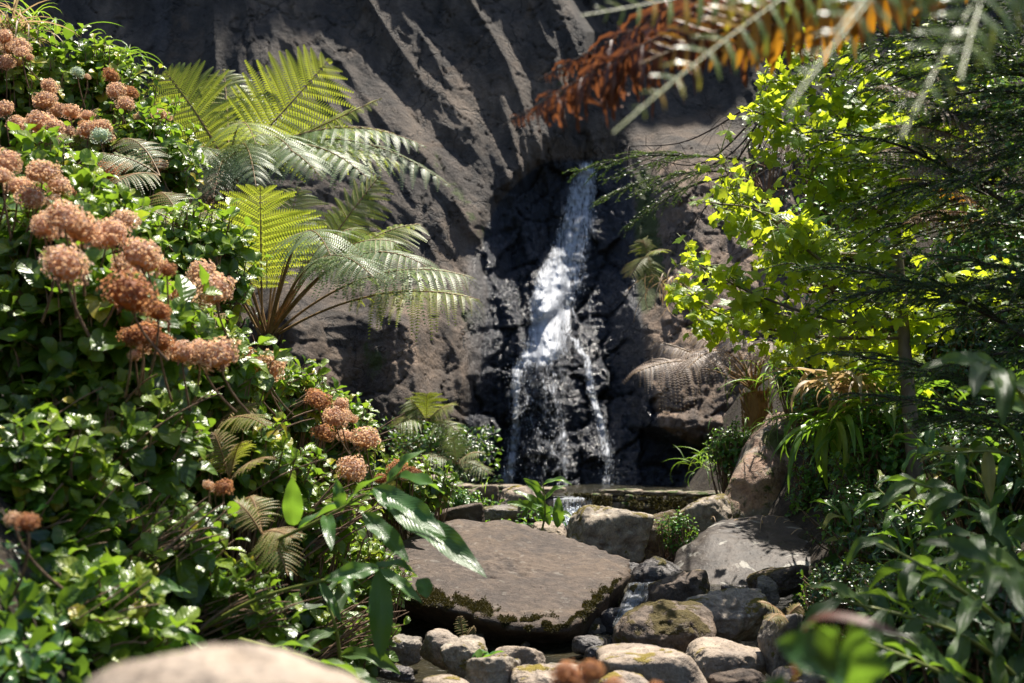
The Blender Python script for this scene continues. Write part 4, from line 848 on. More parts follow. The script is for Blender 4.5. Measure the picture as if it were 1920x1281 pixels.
small_fern(430, 900, 5.6, [(400, 810, 0), (450, 830, -.1), (500, 860, -.2)], 'feathery grey-green fern in front of the small glossy leaves', 'fern', .10, .7)
small_fern(490, 1000, 5.2, [(540, 1080, -.2), (440, 940, 0), (550, 1010, -.1), (470, 930, .1)], 'soft dark fern beside the arching ginger stalk', 'fern', .10, .5)
small_fern(1475, 1160, 6.4, [(1425, 1130, -.1), (1440, 1165, -.2), (1500, 1135, 0)], 'little bright fern over the blocky dark stone', 'fern', .06, .6)
small_fern(870, 1205, 7.2, [(862, 1155, 0), (890, 1175, 0)], 'tiny dark fern growing under the lip of the great boulder', 'ferndeep', .04, .6, 12)
small_fern(1150, 655, 15.9, [(1110, 640, 0), (1180, 640, 0)], 'tiny fern on the wet rock right of the falling water', 'ferndeep', .1, .4, 12) if False else None
small_fern(1215, 480, 15.3, [(1180, 520, -.2), (1240, 470, -.2), (1205, 450, 0), (1225, 540, -.2)], 'green fern on the cliff just right of the waterfall', 'fern', .2, .3, 14)
small_fern(800, 790, 15.0, [(740, 800, -.2), (770, 750, 0), (850, 760, -.1), (860, 810, -.2), (800, 740, 0)], 'fern with a few rusty fronds at the foot of the left cliff buttress', 'fern', .25, .4, 16)
small_fern(855, 870, 14.7, [(790, 860, -.2), (900, 850, -.2), (920, 890, -.2), (850, 820, 0)], 'low fern left of the foot of the waterfall', 'ferndeep', .2, .7, 14)
small_fern(140, 250, 9.0, [(180, 205, 0), (100, 265, -.2), (210, 270, -.2)], 'light green fern among the hydrangea heads at upper left', 'fern', .15, .8)
# withered tree fern on the right
cD = P(1415, 735, 12.6); gD = P(1418, 850, 12.6)
tD = thing('tree_fern', gD, 'withered tree fern with grey-brown drooping fronds right of the waterfall', 'tree fern'); trunk(tD, gD, cD, .10, .11, 'stipe')
for k, (x, y, D, ar, wd, rn, st) in enumerate([(1190, 700, 12.0, .22, .36, .6, .45), (1225, 640, 12.6, .12, .26, .5, .5), (1300, 625, 12.4, .12, .3, .4, .5), (1465, 655, 11.8, .3, .34, .8, .4), (1380, 650, 11.7, .35, .34, .9, .4), (1290, 690, 11.5, .3, .36, .5, .45),
    (1500, 700, 12.2, .25, .3, .4, .4), (1340, 600, 13.4, .1, .25, .2, .5), (1440, 665, 11.4, .3, .3, .7, .4)]):
    frond(tD, cD + R.normal(0, .03, 3), P(x, y, D), ar, wd, st, (0, -.6, 1), 19, 14, 'ferngrey', seed=120+k, rnd=rn, droop=.7, r=.012)
for k, (x, y, D) in enumerate([(1330, 640, 12.3), (1300, 655, 12.6), (1360, 610, 12.8), (1440, 630, 12.4), (1475, 650, 12.2), (1310, 690, 12.0), (1350, 600, 13)]):
    mb = MB(); tube(mb, bez(cD, (cD+P(x, y, D))/2+[0, 0, .08], P(x, y, D), 10), .011, .004, 6); link('leafless_stalk', mb.mesh('leafless_stalk', M['stipe']), tD)
# overhanging tree fern near the camera, upper right: trunk outside the frame
cE = P(2150, -260, 3.4); gE = np.array([cE[0]+.1, cE[1], ground_h(cE[0], cE[1])-.1])
tE = thing('tree_fern', gE, 'near out of focus tree fern reaching in from the upper right corner', 'tree fern'); trunk(tE, gE, cE, .11, .09)
for k, (x, y, D, ar, wd, mat, rn, lb, dp) in enumerate([
 (945, 235, 3.5, .10, .24, 'ferndead', .5, 'rust brown withered frond', .8), (1010, 150, 3.8, .08, .24, 'ferndead', .4, 'rust brown withered frond', .7), (1090, 30, 2.6, -.02, .12, 'fernnear', .9, None, .4),
 (1150, 250, 2.1, .10, .10, 'fernnear', .75, None, .3), (1200, 120, 3.0, .02, .16, 'fernorange', .6, 'orange yellow dying frond', .6), (1480, 200, 1.7, .12, .12, 'fernnear', .4, None, .4), (1300, -20, 3.0, .05, .2, 'fernnear', .5, None, .4),
 (1570, 60, 1.7, .12, .15, 'fernnear', .3, None, .5), (1690, 260, 1.8, .1, .13, 'fernnear', .4, None, .5), (1250, 60, 3.4, .04, .2, 'ferndead', .7, 'rust brown withered frond', .5), (1350, 120, 3.2, .06, .2, 'fernorange', .3, 'orange yellow dying frond', .5),
 (1800, 150, 1.8, .12, .15, 'fernnear', .2, None, .5)]):
    frond(tE, cE + R.normal(0, .03, 3), P(x, y, D), ar, wd, .22, (0, -1, .3) if mat != 'ferndead' else (0, -.8, .6), 34 if mat != 'ferndead' else 150, 0, mat, 'stipe' if mat == 'fernorange' else 'darkbark' if mat == 'ferndead' else 'greenstem', seed=150+k, rnd=rn, droop=dp, label=lb, r=.0014 if mat == 'fernnear' else .0028)
small_fern(1900, 330, 6.6, [(1650, 160, -.3), (1660, 240, -.2), (1640, 290, -.1), (1720, 330, -.3), (1750, 130, 0)], 'fern with white reflections painted pale grey showing through the cedar boughs at upper right', 'ferngrey', .22, .9, 26)  # white reflections on its fronds put into the grey leaf colour
small_fern(1880, 420, 6.8, [(1680, 340, -.3), (1700, 420, -.2)], 'orange-tinted fern among the cedar boughs', 'fernorange', .16, .5, 20)

# ------------------------------------------------------------------ ginger lilies
def ginger(pts, label, leaves=None, L=.34, mat='ging', n=9, seed=0, start=.35, group='ginger lily plants', rn=.45, stem_r=.009):
    """pts: stalk as photo points with depth; leaves alternate along the upper part"""
    rs = np.random.RandomState(seed+40); c = spline(P(*np.array(pts, float).T), 24); t = thing('ginger_lily', c[0], label, 'plant', group)
    mb = MB(); tube(mb, c, stem_r, stem_r*.45, 7); link('stalk', mb.mesh('stalk', M['greenstem']), t)
    lf = MB(); T = norm(np.gradient(c, axis=0)); f = np.linspace(start, .99, n)
    for k in range(n):
        i = min(int(f[k]*23), 23); tg = T[i]; side = norm(np.cross(tg, [0, -.5, 1.])); s = 1 if k % 2 else -1
        dr = norm(side*s*rs.uniform(.5, 1.) + tg*rs.uniform(.4, 1.) + rs.normal(0, .18, 3) + [0, -.15, 0]); nr = norm(np.array([0, -.35, 1]) + rs.normal(0, .25, 3))
        sc = L*rs.uniform(.75, 1.15)*(1.05-.3*f[k]); scatter_mix(lf, GING, c[i][None], dr[None], nr[None], np.array([sc]), np.array([np.clip(rn+rs.uniform(-.3, .35), 0, 1)]))
    if leaves:
        for (a, b, D0, D1, w_) in leaves:
            p = P(*a, D0); q = P(*b, D1); dr = q-p; ln = np.linalg.norm(dr); Tm = leaf_t(w_, 14, .22, .35, .3, .15, 'lance')
            scatter(lf, Tm, p[None], dr[None], norm(np.array([.1, -.8, .6]))[None], np.array([ln*1.02]), np.array([np.clip(rn+rs.uniform(-.2, .2), 0, 1)]))
    link('leaves', lf.mesh('leaves', M[mat]), t); return t
ginger([(380, 1120, 5.4), (470, 1040, 5.2), (600, 975, 5.0), (745, 895, 4.9)], 'long ginger lily stalk arching up across the left bank with pale glossy leaves',
       [((550, 985), (548, 905), 5.1, 5.0, .38), ((640, 960), (632, 900), 5.0, 5.0, .4), ((700, 915), (830, 985), 4.9, 4.7, .26), ((730, 950), (905, 1052), 4.9, 4.6, .22), ((680, 962), (765, 1040), 4.95, 4.8, .28), ((745, 895), (850, 905), 4.9, 5.2, .2)], n=5, start=.6, L=.26, seed=1)
ginger([(350, 1195, 5.0), (480, 1125, 4.9), (600, 1090, 4.8), (712, 1065, 4.7)], 'ginger lily stalk with one big leaf hanging straight down by the great boulder',
       [((712, 1066), (716, 1236), 4.7, 4.6, .27), ((712, 1066), (612, 1078), 4.7, 4.6, .3), ((712, 1066), (790, 1120), 4.7, 4.6, .22), ((790, 1085), (800, 1118), 4.7, 4.65, .8), ((600, 1090), (640, 1160), 4.8, 4.7, .2)], n=3, start=.7, L=.22, seed=2)
ginger([(450, 1200, 4.6), (560, 1230, 4.4), (640, 1260, 4.3), (700, 1290, 4.2)], 'ginger lily trailing along the right of the blurred boulder', n=6, L=.24, seed=3, mat='gingdark', start=.2)
ginger([(200, 1120, 4.6), (290, 1170, 4.4), (330, 1200, 4.3)], 'ginger lily leaves poking out above the blurred boulder', n=6, L=.28, seed=4, start=.1)
ginger([(640, 1260, 5.6), (630, 1180, 5.5), (610, 1120, 5.5)], 'upright ginger shoot with narrow leaves right of the blurred boulder', n=6, L=.26, seed=5, mat='gingdark', start=.2)
ginger([(1015, 1000, 9.9), (1022, 960, 9.9), (1018, 905, 9.9)], 'young ginger lily with torn leaves standing in front of the spillway', [((1045, 990), (1048, 932), 9.8, 9.8, .35), ((1030, 985), (1010, 930), 9.9, 9.9, .35), ((1020, 960), (960, 935), 9.9, 9.7, .2), ((1020, 940), (990, 900), 9.9, 9.8, .25)], n=6, L=.30, seed=6, rn=.75)
ginger([(800, 1010, 9.2), (770, 950, 9.0), (720, 900, 8.8)], 'ginger lily with pale leaves beside the withered dark heads', n=7, L=.36, seed=7, rn=.8)
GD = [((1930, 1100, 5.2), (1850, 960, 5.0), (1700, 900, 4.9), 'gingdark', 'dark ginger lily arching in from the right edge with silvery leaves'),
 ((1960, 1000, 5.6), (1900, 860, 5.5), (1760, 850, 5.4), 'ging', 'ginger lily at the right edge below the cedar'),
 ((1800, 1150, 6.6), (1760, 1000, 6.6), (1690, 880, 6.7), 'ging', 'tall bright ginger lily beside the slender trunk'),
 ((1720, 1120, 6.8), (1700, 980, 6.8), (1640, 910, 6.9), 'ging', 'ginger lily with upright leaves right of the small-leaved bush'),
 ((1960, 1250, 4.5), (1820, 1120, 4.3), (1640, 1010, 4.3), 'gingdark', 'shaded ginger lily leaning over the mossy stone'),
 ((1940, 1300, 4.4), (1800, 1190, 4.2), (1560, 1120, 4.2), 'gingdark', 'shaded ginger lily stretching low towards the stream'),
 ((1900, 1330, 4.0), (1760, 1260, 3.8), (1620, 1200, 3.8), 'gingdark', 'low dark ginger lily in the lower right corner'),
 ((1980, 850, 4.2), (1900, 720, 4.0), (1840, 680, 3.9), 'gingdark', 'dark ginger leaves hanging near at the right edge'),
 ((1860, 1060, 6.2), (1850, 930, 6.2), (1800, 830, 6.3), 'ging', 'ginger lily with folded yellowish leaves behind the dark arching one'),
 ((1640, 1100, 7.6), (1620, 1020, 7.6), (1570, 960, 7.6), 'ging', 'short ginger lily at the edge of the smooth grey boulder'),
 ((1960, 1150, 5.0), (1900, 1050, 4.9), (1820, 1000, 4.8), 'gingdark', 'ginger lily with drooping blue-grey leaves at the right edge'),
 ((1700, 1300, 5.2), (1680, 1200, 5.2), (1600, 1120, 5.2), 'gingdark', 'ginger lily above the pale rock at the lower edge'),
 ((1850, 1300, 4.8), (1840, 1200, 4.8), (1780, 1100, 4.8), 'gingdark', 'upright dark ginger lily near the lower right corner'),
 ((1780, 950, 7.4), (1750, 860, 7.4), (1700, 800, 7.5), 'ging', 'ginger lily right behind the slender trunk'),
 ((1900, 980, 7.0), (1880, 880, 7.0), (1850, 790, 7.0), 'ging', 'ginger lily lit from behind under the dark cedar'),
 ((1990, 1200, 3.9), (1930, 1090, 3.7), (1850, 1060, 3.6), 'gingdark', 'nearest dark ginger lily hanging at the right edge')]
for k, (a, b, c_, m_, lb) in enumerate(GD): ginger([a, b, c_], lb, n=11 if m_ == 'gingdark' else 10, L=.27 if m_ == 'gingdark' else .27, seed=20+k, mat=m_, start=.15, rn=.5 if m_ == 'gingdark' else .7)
# near blurred plants at the bottom
ginger([(1590, 1400, 2.0), (1575, 1290, 1.95), (1560, 1190, 1.9)], 'out of focus ginger leaves close to the camera at the bottom right', [((1600, 1290), (1490, 1195), 1.95, 1.85, .5), ((1590, 1330), (1620, 1190), 1.95, 1.85, .45), ((1500, 1330), (1440, 1290), 1.9, 1.8, .4)], n=2, L=.10, seed=61, rn=.15, mat='ging', group=None, stem_r=.003)
tt = thing('dry_leaf', P(1500, 1400, 1.9), 'out of focus brown curled dead leaf arching at the bottom right', 'dead leaf')
mb = MB(); c = spline(P(*np.array([(1500, 1340, 2.0), (1490, 1230, 1.95), (1530, 1158, 1.9), (1620, 1165, 1.85), (1725, 1210, 1.8)]).T), 16)
T = norm(np.gradient(c, axis=0)); S = norm(np.cross(T, [0, -.6, 1])); wv = (.010*np.sin(np.linspace(0, PI, 16))**.5)[:, None]
V = np.stack([c-S*wv, c+[0, 0, .003], c+S*wv], 1).reshape(-1, 3); i = np.arange(15)[:, None]*3; j = np.arange(2)[None]
mb.add(V, np.stack([i+j, i+j+1, i+3+j+1, i+3+j], -1).reshape(-1, 4), np.array([0, .5, .3])); link('blade', mb.mesh('blade', M['ferndead']), tt)
p = P(1085, 1270, 2.6); t = thing('dried_flower', p-[0, 0, .25], 'out of focus brown dried flower head poking up at the bottom centre', 'dried flower')
for k, (x, y, s) in enumerate([(1060, 1262, 50), (1110, 1258, 46), (1085, 1285, 60), (1150, 1290, 46), (1230, 1290, 30), (1050, 1290, 40)]):
    q = P(x, y, 2.6); o = link('flower_head', HEADS['b'][k % 3], t); o.location = tuple(q-np.array(t.location)); r = s*K*2.6/2; o.scale = (r, r, r)
    mb = MB(); tube(mb, bez(p-[0, 0, .25], q-[0, 0, .1], q, 5), .003, .002, 4); link('flower_stalk', mb.mesh('flower_stalk', M['stem']), t)

# ------------------------------------------------------------------ lobed-leaf tree on the right bank
def lobed_tree():
    rs = np.random.RandomState(5); g = P(1725, 990, 8.6); top = P(1690, 100, 9.2)
    t = thing('broadleaf_tree', g - [0, 0, .2], 'slender tree with sunlit yellow-green lobed leaves over the right bank', 'tree')
    tr = spline([g-[0, 0, .2], P(1712, 840, 8.6), P(1700, 700, 8.7), P(1690, 560, 8.8), P(1680, 400, 8.9), P(1690, 250, 9.0), top], 30)
    mb = MB(); tube(mb, tr, .055, .015, 9); link('trunk', mb.mesh('trunk', M['bark']), t)
    mains = [[(1280, 480), (1400, 545), (1560, 600), 20], [(1262, 515), (1350, 590), (1520, 630), 20], [(1345, 270), (1400, 400), (1540, 470), 16], [(1380, 200), (1470, 230), (1600, 300), 11], [(1420, 150), (1520, 180), (1640, 280), 9],
             [(1540, 40), (1600, 120), (1650, 220), 7], [(1330, 380), (1430, 400), (1560, 500), 15], [(1345, 610), (1450, 610), (1560, 650), 20], [(1720, 60), (1720, 160), (1700, 260), 9], [(1850, 300), (1780, 340), (1700, 420), 12], [(1880, 520), (1800, 540), (1700, 580), 18],
             [(1480, 80), (1560, 150), (1640, 240), 8], [(1440, 470), (1520, 490), (1620, 560), 17], [(1860, 120), (1780, 200), (1700, 300), 9], [(1600, 650), (1640, 660), (1690, 700), 22], [(1500, 330), (1560, 350), (1650, 400), 13]]
    lf = MB(); tw = MB()
    for k, (e, m_, s_, ni) in enumerate(mains):
        D0 = rs.uniform(8.0, 9.6); st = tr[np.argmin(np.abs(tr[:, 2]-P(s_[0], s_[1], 8.8)[2]))]
        c = spline([st, P(s_[0], s_[1], D0*.5+4.4), P(m_[0], m_[1], D0), P(e[0], e[1], D0-.1)], 26); b = MB(); tube(b, c, .014, .003, 6); link('branch', b.mesh('branch', M['bark']), t)
        ntw = 38
        for q in range(ntw):
            i = int(rs.uniform(.16, 1)*25); d = norm(rs.normal(size=3)*[1, .8, .8] + [0, -.1, -.05]); ln = rs.uniform(.12, .40)*(1.1-.5*i/25); tp = c[i] + d*ln; cc_ = bez(c[i], c[i]+d*ln*.5+[0, 0, .04], tp, 6); tube(tw, cc_, .004, .0015, 4)
            nl = rs.randint(4, 7); ii = rs.uniform(.3, 1, nl); ba = c[i] + d*(ln*ii)[:, None]; pd = norm(rs.normal(size=(nl, 3)) + [0, -.3, .1]); pt = ba + pd*.05
            for a_, b_ in zip(ba, pt): tube(tw, np.array([a_, b_]), .0014, .001, 3)
            dr = norm(pd + np.array([0, -.1, -.45]) + rs.normal(0, .3, (nl, 3))); nr = norm(rs.normal(0, .45, (nl, 3)) + [-.15, -.5, .75])
            scatter_mix(lf, MAPLE, pt, dr, nr, rs.uniform(.05, .105, nl)*(1.0 if i < 20 else .75), np.clip(rs.uniform(0, 1, nl)*.9 + (.15 if i > 18 else 0), 0, 1))
    link('foliage', lf.mesh('foliage', M['maple']), t); link('twigs', tw.mesh('twigs', M['greenstem']), t)
lobed_tree()

# ------------------------------------------------------------------ cedar on the right
def cedar_branch_mesh(seed, L=1.0):
    rs = np.random.RandomState(seed); wood = MB(); ne = MB()
    def needles(c, ln=.016, rn=.5):
        ln *= 2.0
        seg = np.linalg.norm(np.diff(c, axis=0), axis=1).sum(); m = max(6, int(seg/.0068)); t = np.linspace(.03, 1, m); ii = t*(len(c)-1); i0 = np.clip(ii.astype(int), 0, len(c)-2); f = (ii-i0)[:, None]; p = c[i0]*(1-f)+c[i0+1]*f; T = norm(c[i0+1]-c[i0])
        a = np.arange(m)*2.4; X = norm(np.cross(T, [0.1, .2, 1.])); Y = np.cross(T, X); rd = X*np.cos(a)[:, None]+Y*np.sin(a)[:, None]; d = norm(rd*.75+T)
        l = ln*rs.uniform(.7, 1.2, m)[:, None]*(1.05-.5*t)[:, None]; wdt = np.cross(d, rd); wdt = norm(wdt)*.0045
        V = np.stack([p-wdt, p+wdt, p+d*l], 1).reshape(-1, 3); A = np.zeros((m*3, 3)); A[:, 2] = np.clip(rn+rs.uniform(-.25, .25)+.25*np.repeat(t, 3), 0, 1); ne.add(V, np.arange(m*3).reshape(-1, 3), A)
    main = spline([(0, 0, 0), (.03*L, .33*L, .02), (-.02*L, .66*L, -.02*L), (0, L, -.14*L)], 20); tube(wood, main, .010*L+.003, .002, 6); needles(main[8:], .016)
    for k in range(17):
        i = int(np.interp(k, [0, 16], [3, 19])); sd = 1 if k % 2 else -1; l1 = L*(.46*(1-i/21.)+.10)*rs.uniform(.75, 1.15)
        T = norm(main[min(i+1, 19)]-main[i-1]); S = norm(np.cross(T, [0, 0, 1.]))*sd; d = norm(S*rs.uniform(.6, 1.) + T*.8 + [0, 0, rs.uniform(-.35, .12)])
        c = bez(main[i], main[i]+d*l1*.5+[0, 0, .03], main[i]+d*l1+np.array([0, 0, -.12*l1])+T*.12*l1, 10); tube(wood, c, .004, .0015, 4); needles(c, .016, .45)
        for q in range(max(2, int(l1/.075))):
            j = rs.randint(1, 10); l2 = l1*.34*rs.uniform(.5, 1.1)*(1.15-j/12.); T2 = norm(c[min(j+1, 9)]-c[j-1]); S2 = norm(np.cross(T2, [0, 0, 1.])+rs.normal(0, .4, 3))*(1 if q % 2 else -1); d2 = norm(S2*.6+T2*.9)
            c2 = bez(c[j], c[j]+d2*l2*.5, c[j]+d2*l2+T2*.15*l2+[0, 0, -.05*l2], 5); tube(wood, c2, .0022, .001, 3); needles(c2, .015, .5)
    return ne.mesh('needles', M['cedar']), wood.mesh('bough', M['darkbark'])
CB = [cedar_branch_mesh(s) for s in range(4)]
def aim(p, q, roll=0.):
    d = Vector(q)-Vector(p); return d.to_track_quat('Y', 'Z').to_euler(), d.length
def cedar():
    rs = np.random.RandomState(9); g = P(2080, 1000, 6.2); g[2] = ground_h(g[0], g[1]); top = P(2060, -900, 6.4)
    t = thing('cedar_tree', g, 'dark cedar with drooping feathery boughs along the right edge', 'tree')
    mb = MB(); tube(mb, np.array([g-[0, 0, .2], g+(top-g)*.3+[.05, 0, 0], g+(top-g)*.7, top]), .16, .07, 12); link('trunk', mb.mesh('trunk', M['darkbark']), t)
    tips = [(1550, 195, 5.4, 1.0), (1700, 190, 5.4, .9), (1590, 330, 5.3, 1.), (1560, 290, 5.0, 1.), (1530, 445, 5.4, 1.1), (1600, 380, 5.7, 1.), (1580, 500, 5.2, 1.), (1560, 560, 5.4, 1.), (1600, 610, 5.2, 1.0), (1700, 130, 5.2, 1.), (1650, 60, 5.6, 1.), (1750, 40, 5.2, 1.),
            (1640, 690, 5.0, .9), (1740, 740, 5.1, .8), (1720, 640, 4.8, .9), (1690, 520, 4.9, 1.), (1760, 420, 4.9, 1.), (1740, 290, 4.9, 1.), (1800, 220, 5.0, .9), (1820, 100, 5.0, .9), (1850, 30, 5.4, .9), (1830, 340, 4.7, .9), (1840, 480, 4.6, .9), (1830, 600, 4.7, .9), (1800, 700, 4.8, .9), (1890, 760, 4.9, .8),
            (1880, 160, 4.8, .8), (1900, 300, 4.6, .8), (1910, 420, 4.6, .8), (1900, 560, 4.6, .8), (1700, 350, 5.8, 1.), (1660, 440, 5.7, 1.), (1650, 250, 5.9, 1.), (1780, 560, 5.6, 1.), (1620, 120, 5.6, 1.), (1800, 60, 5.3, 1.), (1700, -10, 5.4, 1.), (1560, 60, 5.8, 1.), (1900, 60, 5.0, .9), (1720, 240, 5.3, 1.), (1640, 10, 5.2, 1.), (1850, 240, 5.2, 1.), (1900, 200, 5.3, 1.), (1590, 230, 5.5, 1.), (1760, 150, 5.6, 1.), (1770, -30, 5.5, 1.), (1650, -60, 5.5, 1.), (1880, -60, 5.2, 1.)]
    tips = [(x, y, D*1.18, L) for i_, (x, y, D, L) in enumerate(tips) if i_ % 4 != 3]
    for k, (x, y, D, L) in enumerate(tips):
        q = P(x, y, D); d = norm(np.array([-1., rs.uniform(-.35, .2), rs.uniform(.0, .32)])); d = norm(d) if k % 3 else norm(np.array([-.8, rs.uniform(-.3, .3), .45])); p = q - d*L*rs.uniform(.95, 1.1)
        eu, ln = aim(p, q); n_, w_ = CB[k % 4]
        o = link('branch', w_, t); o.location = tuple(p-np.array(t.location)); o.rotation_euler = eu; o.scale = (ln,)*3
        f = link('needles', n_, None); f.parent = o
        # limb joining the bough to the trunk
        zt = p[2]+.15; tb = g + (top-g)*np.clip((zt-g[2])/(top[2]-g[2]), 0, 1); lm = MB(); tube(lm, bez(tb, (tb+p)/2+[0, 0, .12], p, 8), .022, .010, 6); link('limb', lm.mesh('limb', M['darkbark']), t)
    # long unseen boughs added above the frame to shade the lower right bank
    for k in range(5):
        q = np.array([rs.uniform(1.6, 3.4), rs.uniform(4.3, 7.4), 0]); q[2] = 1.5 + .36*q[1] + rs.uniform(.1, .9); d = norm(np.array([-1, rs.uniform(-.3, .3), rs.uniform(-.05, .1)])); p = q-d*1.35; eu, ln = aim(p, q)
        o = link('branch', CB[k % 4][1], t); o.location = tuple(p-np.array(t.location)); o.rotation_euler = eu; o.scale = (ln,)*3; f = link('needles', CB[k % 4][0], None); f.parent = o
    # crown above the frame, which shades the boughs below
    k = 0
    for z in np.linspace(4.3, 6.5, 4):
        for a in np.linspace(0, 2*PI, 7, endpoint=False):
            a += rs.uniform(-.3, .3); tb = g + (top-g)*(z-g[2])/(top[2]-g[2]); L = rs.uniform(1.2, 1.9)*(1.15-.09*(z-3)); q = tb + np.array([math.cos(a)*L, math.sin(a)*L, rs.uniform(-.2, .2)]); s0 = tb+(q-tb)*.08
            eu, ln = aim(s0, q); n_, w_ = CB[k % 4]; k += 1
            o = link('branch', w_, t); o.location = tuple(s0-np.array(t.location)); o.rotation_euler = eu; o.scale = (ln,)*3; f = link('needles', n_, None); f.parent = o
cedar()

def lip_conifer():
    rs = np.random.RandomState(19); a = P(1420, 300, 13.6); t = thing('conifer_branch', a, 'sparse conifer branch reaching over the lip of the waterfall', 'branch')
    for k, (x0, y0, x, y) in enumerate([(1400, 300, 1090, 285), (1380, 320, 1130, 340), (1360, 330, 1170, 400), (1380, 300, 1240, 350)]):
        p, q = P(x0, y0, 13.6+rs.uniform(-.3, .3)), P(x, y, 13.4+rs.uniform(-.4, .4)); eu, ln = aim(p, q)
        o = link('bough', CB[k % 4][1], t); o.location = tuple(p-np.array(t.location)); o.rotation_euler = eu; o.scale = (ln*.8, ln, ln*.8); f = link('needles', CB[k % 4][0], None); f.parent = o
lip_conifer()

# ------------------------------------------------------------------ grasses, dry leaves, twigs, moss
def tuft(px, py, D, n, L, label, mat='grass', Ts=GRS, group='grass tufts', spread=.12, up=.8, seed=0, name='grass_tuft', cat='grass'):
    rs = np.random.RandomState(seed+77); c = P(px, py, D); t = MB(); pos = c + rs.normal(0, 1, (n, 3))*[spread, spread, spread*.25]
    d = norm(rs.normal(size=(n, 3))*[1, 1, .35] + [0, -.15, up]); scatter_mix(t, Ts, pos, d, norm(np.cross(np.cross(d, [0, 0, 1.]), d)+1e-3), L*rs.uniform(.5, 1.2, n), rs.rand(n))
    o = link(name, t.mesh(name, M[mat])); 
    return tag(o, label, cat, group)
tuft(1545, 700, 11.8, 260, .38, 'lush green grass on the bank above the rock pillar', seed=1, spread=.32, up=.3)
tuft(1530, 790, 11.4, 200, .34, 'green grass hanging over the top of the rock pillar', seed=2, spread=.26, up=.0)
tuft(1560, 720, 11.0, 160, .36, 'green grass right of the withered tree fern', seed=3, spread=.28, up=.3)
tuft(1580, 725, 9.2, 46, .42, 'bunch of dry bleached strap leaves hanging on the right bank', 'straw', STRAP, None, .12, .35, 4, 'dry_leaves', 'dead leaves')
tuft(1585, 790, 9.0, 60, .48, 'green strap leaves hanging below the dry bleached bunch', 'grass', STRAP, None, .10, -.1, 5, 'strap_leaf_plant', 'plant')
tuft(1660, 760, 8.9, 50, .45, 'arching green strap leaves beside the slender trunk', 'grass', STRAP, None, .16, .6, 6, 'strap_leaf_plant', 'plant')
tuft(1795, 1110, 5.6, 90, .34, 'bright grass lit between the dark ginger leaves', seed=7, spread=.10, up=.9)
tuft(1770, 1170, 5.4, 70, .30, 'grass tuft below the bright lit grass at lower right', seed=8, spread=.10, up=.7)
tuft(20, 70, 9.8, 60, .45, 'pale dry grass at the top left corner', 'straw', GRS, 'grass tufts', .08, 1.2, 9)
tuft(60, 60, 10.0, 50, .35, 'thin green grass blades beside the dry grass at upper left', seed=10, spread=.14, up=1.2)
tuft(245, 105, 13.0, 30, .35, 'spiky little grass clump on the dark cliff', seed=11, spread=.05, up=.5)
tuft(1250, 520, 15.2, 26, .5, 'dry brown stems hanging on the cliff right of the waterfall', 'straw', GRS, None, .14, -.6, 12, 'hanging_stems', 'dead stems')
tuft(900, 1240, 5.9, 7, .08, 'little sprig of yellow-green leaves on the pale stones', 'small', SMALL, None, .03, .8, 13, 'seedling', 'seedling')
tuft(1460, 1000, 10.0, 40, .3, 'dry brown leaf litter lying on top of the smooth grey boulder', 'straw', GRS, None, .2, .05, 14, 'dry_twigs', 'twigs')
tuft(830, 925, 11.9, 50, .2, 'grass blades by the left end of the wall', seed=15, spread=.15, up=1.)
tuft(1330, 870, 13.4, 60, .3, 'grass clump at the right end of the wall', seed=16, spread=.15, up=.7)

def twigs_bare():
    """bare twigs with sparse tufts hanging over the lip of the fall"""
    rs = np.random.RandomState(3); t = thing('bare_twigs', P(1480, 150, 10.), 'bare dark twigs hanging over the cliff right of the waterfall', 'twigs')
    for k, (a, b, c_) in enumerate([((1480, 150), (1380, 280), (1290, 330)), ((1470, 160), (1330, 300), (1220, 300)), ((1480, 150), (1350, 350), (1300, 420)), ((1460, 180), (1400, 340), (1380, 420)), ((1480, 150), (1300, 260), (1180, 275))]):
        D = 10.+k*.3; c = spline([P(*a, 10.), P(*b, D), P(*c_, D)], 16); mb = MB(); tube(mb, c, .010, .003, 5)
        for q in range(16):
            i = rs.randint(4, 16); d = norm(rs.normal(size=3) + [-.3, 0, -.5]); l = rs.uniform(.1, .4); tube(mb, bez(c[i], c[i]+d*l*.5+[0, 0, .03], c[i]+d*l+[0, 0, -.05], 5), .003, .001, 4)
        link('twig', mb.mesh('twig', M['darkbark']), t)
twigs_bare()

def moss_on(px0, px1, line, D, n, h=18, name='moss', label='', mat='moss', sz=.012):
    """cushions of moss: thousands of tiny leaves in a clumped band"""
    x = R.uniform(px0, px1, n); y = interp_poly(x, line) + np.abs(R.normal(0, h, n))*(.5+.7*(vnoise(np.stack([x/18., x*0, x*0], -1), 3)*.5+.5))
    k = vnoise(np.stack([x/12., y/9., x*0], -1), 8) > -.15; x, y = x[k], y[k]; n = len(x)
    dd = np.interp(x, [D[0][0], D[1][0], D[2][0]], [D[0][1], D[1][1], D[2][1]]) + (y-interp_poly(x, line))*.0030
    mb = MB(); d = norm(R.normal(size=(n, 3))+[0, -.9, .2]); scatter_mix(mb, SMALL, P(x, y, dd), d, norm(R.normal(size=(n, 3))), R.uniform(.6, 1.4, n)*sz, R.rand(n))
    return tag(link(name, mb.mesh(name, M[mat])), kind='stuff', label=label)
from mathutils.bvhtree import BVHTree
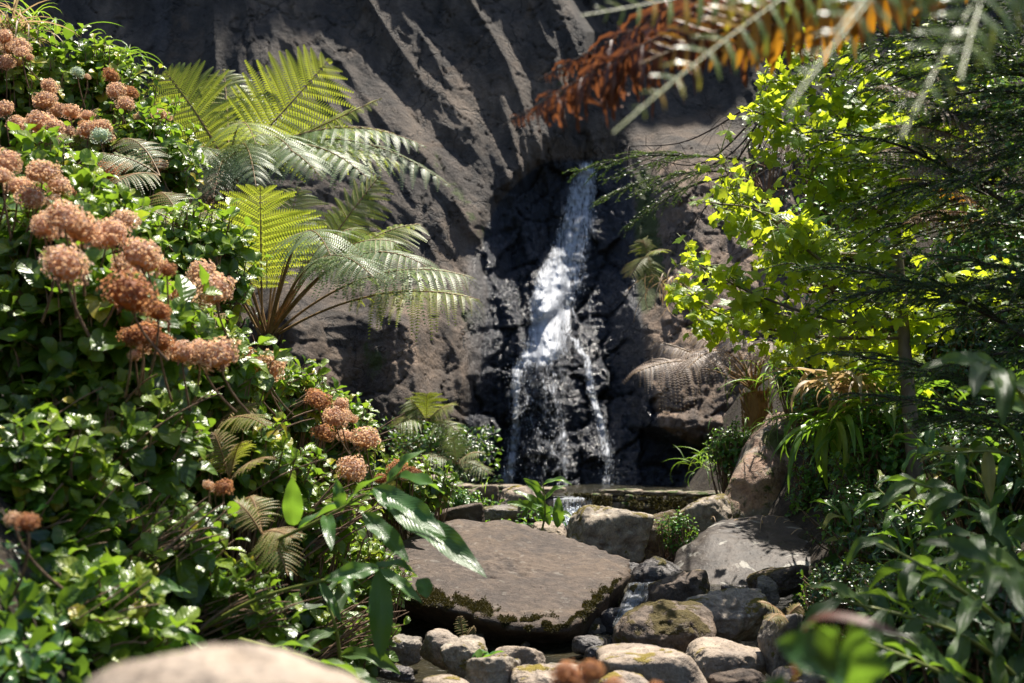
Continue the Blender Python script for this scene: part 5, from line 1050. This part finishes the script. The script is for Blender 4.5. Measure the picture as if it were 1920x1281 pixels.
def lip_moss():
    bo = [o_ for o_ in bpy.data.objects if o_.get('label', '').startswith('huge flat-topped')][0]; me = bo.data; off = Vector(bo.location)
    co = np.empty(len(me.vertices)*3); me.vertices.foreach_get('co', co); co = co.reshape(-1, 3); bv = BVHTree.FromPolygons([Vector(v) for v in co], [tuple(p.vertices) for p in me.polygons])
    n = 40000; x = R.uniform(735, 1165, n); y = interp_poly(x, [(740, 1112), (850, 1120), (900, 1135), (960, 1163), (1065, 1163), (1108, 1122), (1165, 1085)]) + R.normal(0, 1, n)*9*(.4+vnoise(np.stack([x/22., x*0, x*0], -1), 3)*.6+.3) + 7*vnoise(np.stack([x/9., x*0, x*0], -1), 31)+5
    k = vnoise(np.stack([x/16., y/9., x*0], -1), 8) > -.25; x, y = x[k], y[k]; pos = []; cam_ = Vector((0, 0, CAMZ))
    for a_, b_ in zip(x, y):
        q = Vector(P(a_, b_, 8.)); d = (q-cam_).normalized(); h = bv.ray_cast(cam_-off, d)
        if h[0] is not None: pos.append(np.array(h[0]+off))
    pos = np.array(pos); n = len(pos); mb = MB(); d = norm(R.normal(size=(n, 3))+[0, -.6, .2]); scatter_mix(mb, SMALL, pos, d, norm(R.normal(size=(n, 3))), R.uniform(.006, .016, n), R.rand(n)*.8)
    tag(link('boulder_moss', mb.mesh('boulder_moss', M['moss'])), kind='stuff', label='olive moss hanging under the front lip of the great boulder')
lip_moss()
0 and moss_on(830, 1150, [(830, 1118), (900, 1135), (960, 1165), (1065, 1166), (1150, 1120)], [(830, 7.78), (1000, 7.5), (1150, 8.1)], 9000, 9, label='olive moss hanging under the front lip of the great boulder', name='boulder_moss')
moss_on(1060, 1330, [(1060, 925), (1330, 935)], [(1060, 13.8), (1200, 13.8), (1330, 13.8)], 9000, 22, label='green moss on the face of the stone wall', name='wall_moss', sz=.02)

def cover(poly, Df, n, L, Ts, mat, label, name='ground_cover', nz=0.):
    """low leaves over the bank surface"""
    poly = np.array(poly, float); x = R.uniform(poly[:, 0].min(), poly[:, 0].max(), n); y = R.uniform(poly[:, 1].min(), poly[:, 1].max(), n); ins = np.zeros(n, bool); m = len(poly)
    for i in range(m):
        a, b = poly[i], poly[(i+1) % m]; c = ((a[1] > y) != (b[1] > y)) & (x < (b[0]-a[0])*(y-a[1])/(b[1]-a[1]+1e-9)+a[0]); ins ^= c
    x, y = x[ins], y[ins]; n = len(x); pos = P(x, y, Df(x, y)+R.uniform(0, .25, n)); mb = MB(); d = norm(R.normal(size=(n, 3))+[0, -.6, .2]); scatter_mix(mb, Ts, pos, d, norm(R.normal(0, .5, (n, 3))+[0, -.3, .8]), L*R.uniform(.5, 1.3, n), R.rand(n))
    return tag(link(name, mb.mesh(name, M[mat])), kind='stuff', label=label)
def ray_ground(x, y):
    """depth at which the photo ray (x,y) meets the ground, minus a hand's breadth"""
    D = np.full(np.shape(x), 16.5)
    for d in np.arange(16.5, 3, -.1):
        p = P(x, y, d); D = np.where(p[..., 2] < ground_h(p[..., 0], p[..., 1]), d, D)
    # first hit from the camera
    F = np.full(np.shape(x), 16.5); done = np.zeros(np.shape(x), bool)
    for d in np.arange(3, 16.5, .08):
        p = P(x, y, d); hit = (p[..., 2] < ground_h(p[..., 0], p[..., 1])+.08) & ~done; F = np.where(hit, d, F); done |= hit
    return F-.15
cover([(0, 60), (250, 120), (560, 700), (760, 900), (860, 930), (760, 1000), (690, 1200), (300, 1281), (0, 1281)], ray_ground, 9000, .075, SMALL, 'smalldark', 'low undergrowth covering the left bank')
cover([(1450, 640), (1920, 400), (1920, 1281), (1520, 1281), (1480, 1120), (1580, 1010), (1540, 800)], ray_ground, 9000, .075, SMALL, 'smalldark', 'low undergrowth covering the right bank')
cover([(860, 930), (1030, 945), (1070, 985), (960, 990), (850, 985), (780, 950)], lambda x, y: 11.6-(y-930)*.02, 500, .05, SMALL, 'small', 'small weeds between the wall and the great boulder')
cover([(700, 780), (930, 800), (940, 905), (760, 905)], lambda x, y: 15.6+0*x, 700, .08, SMALL, 'smalldark', 'dark foliage clothing the foot of the cliff')
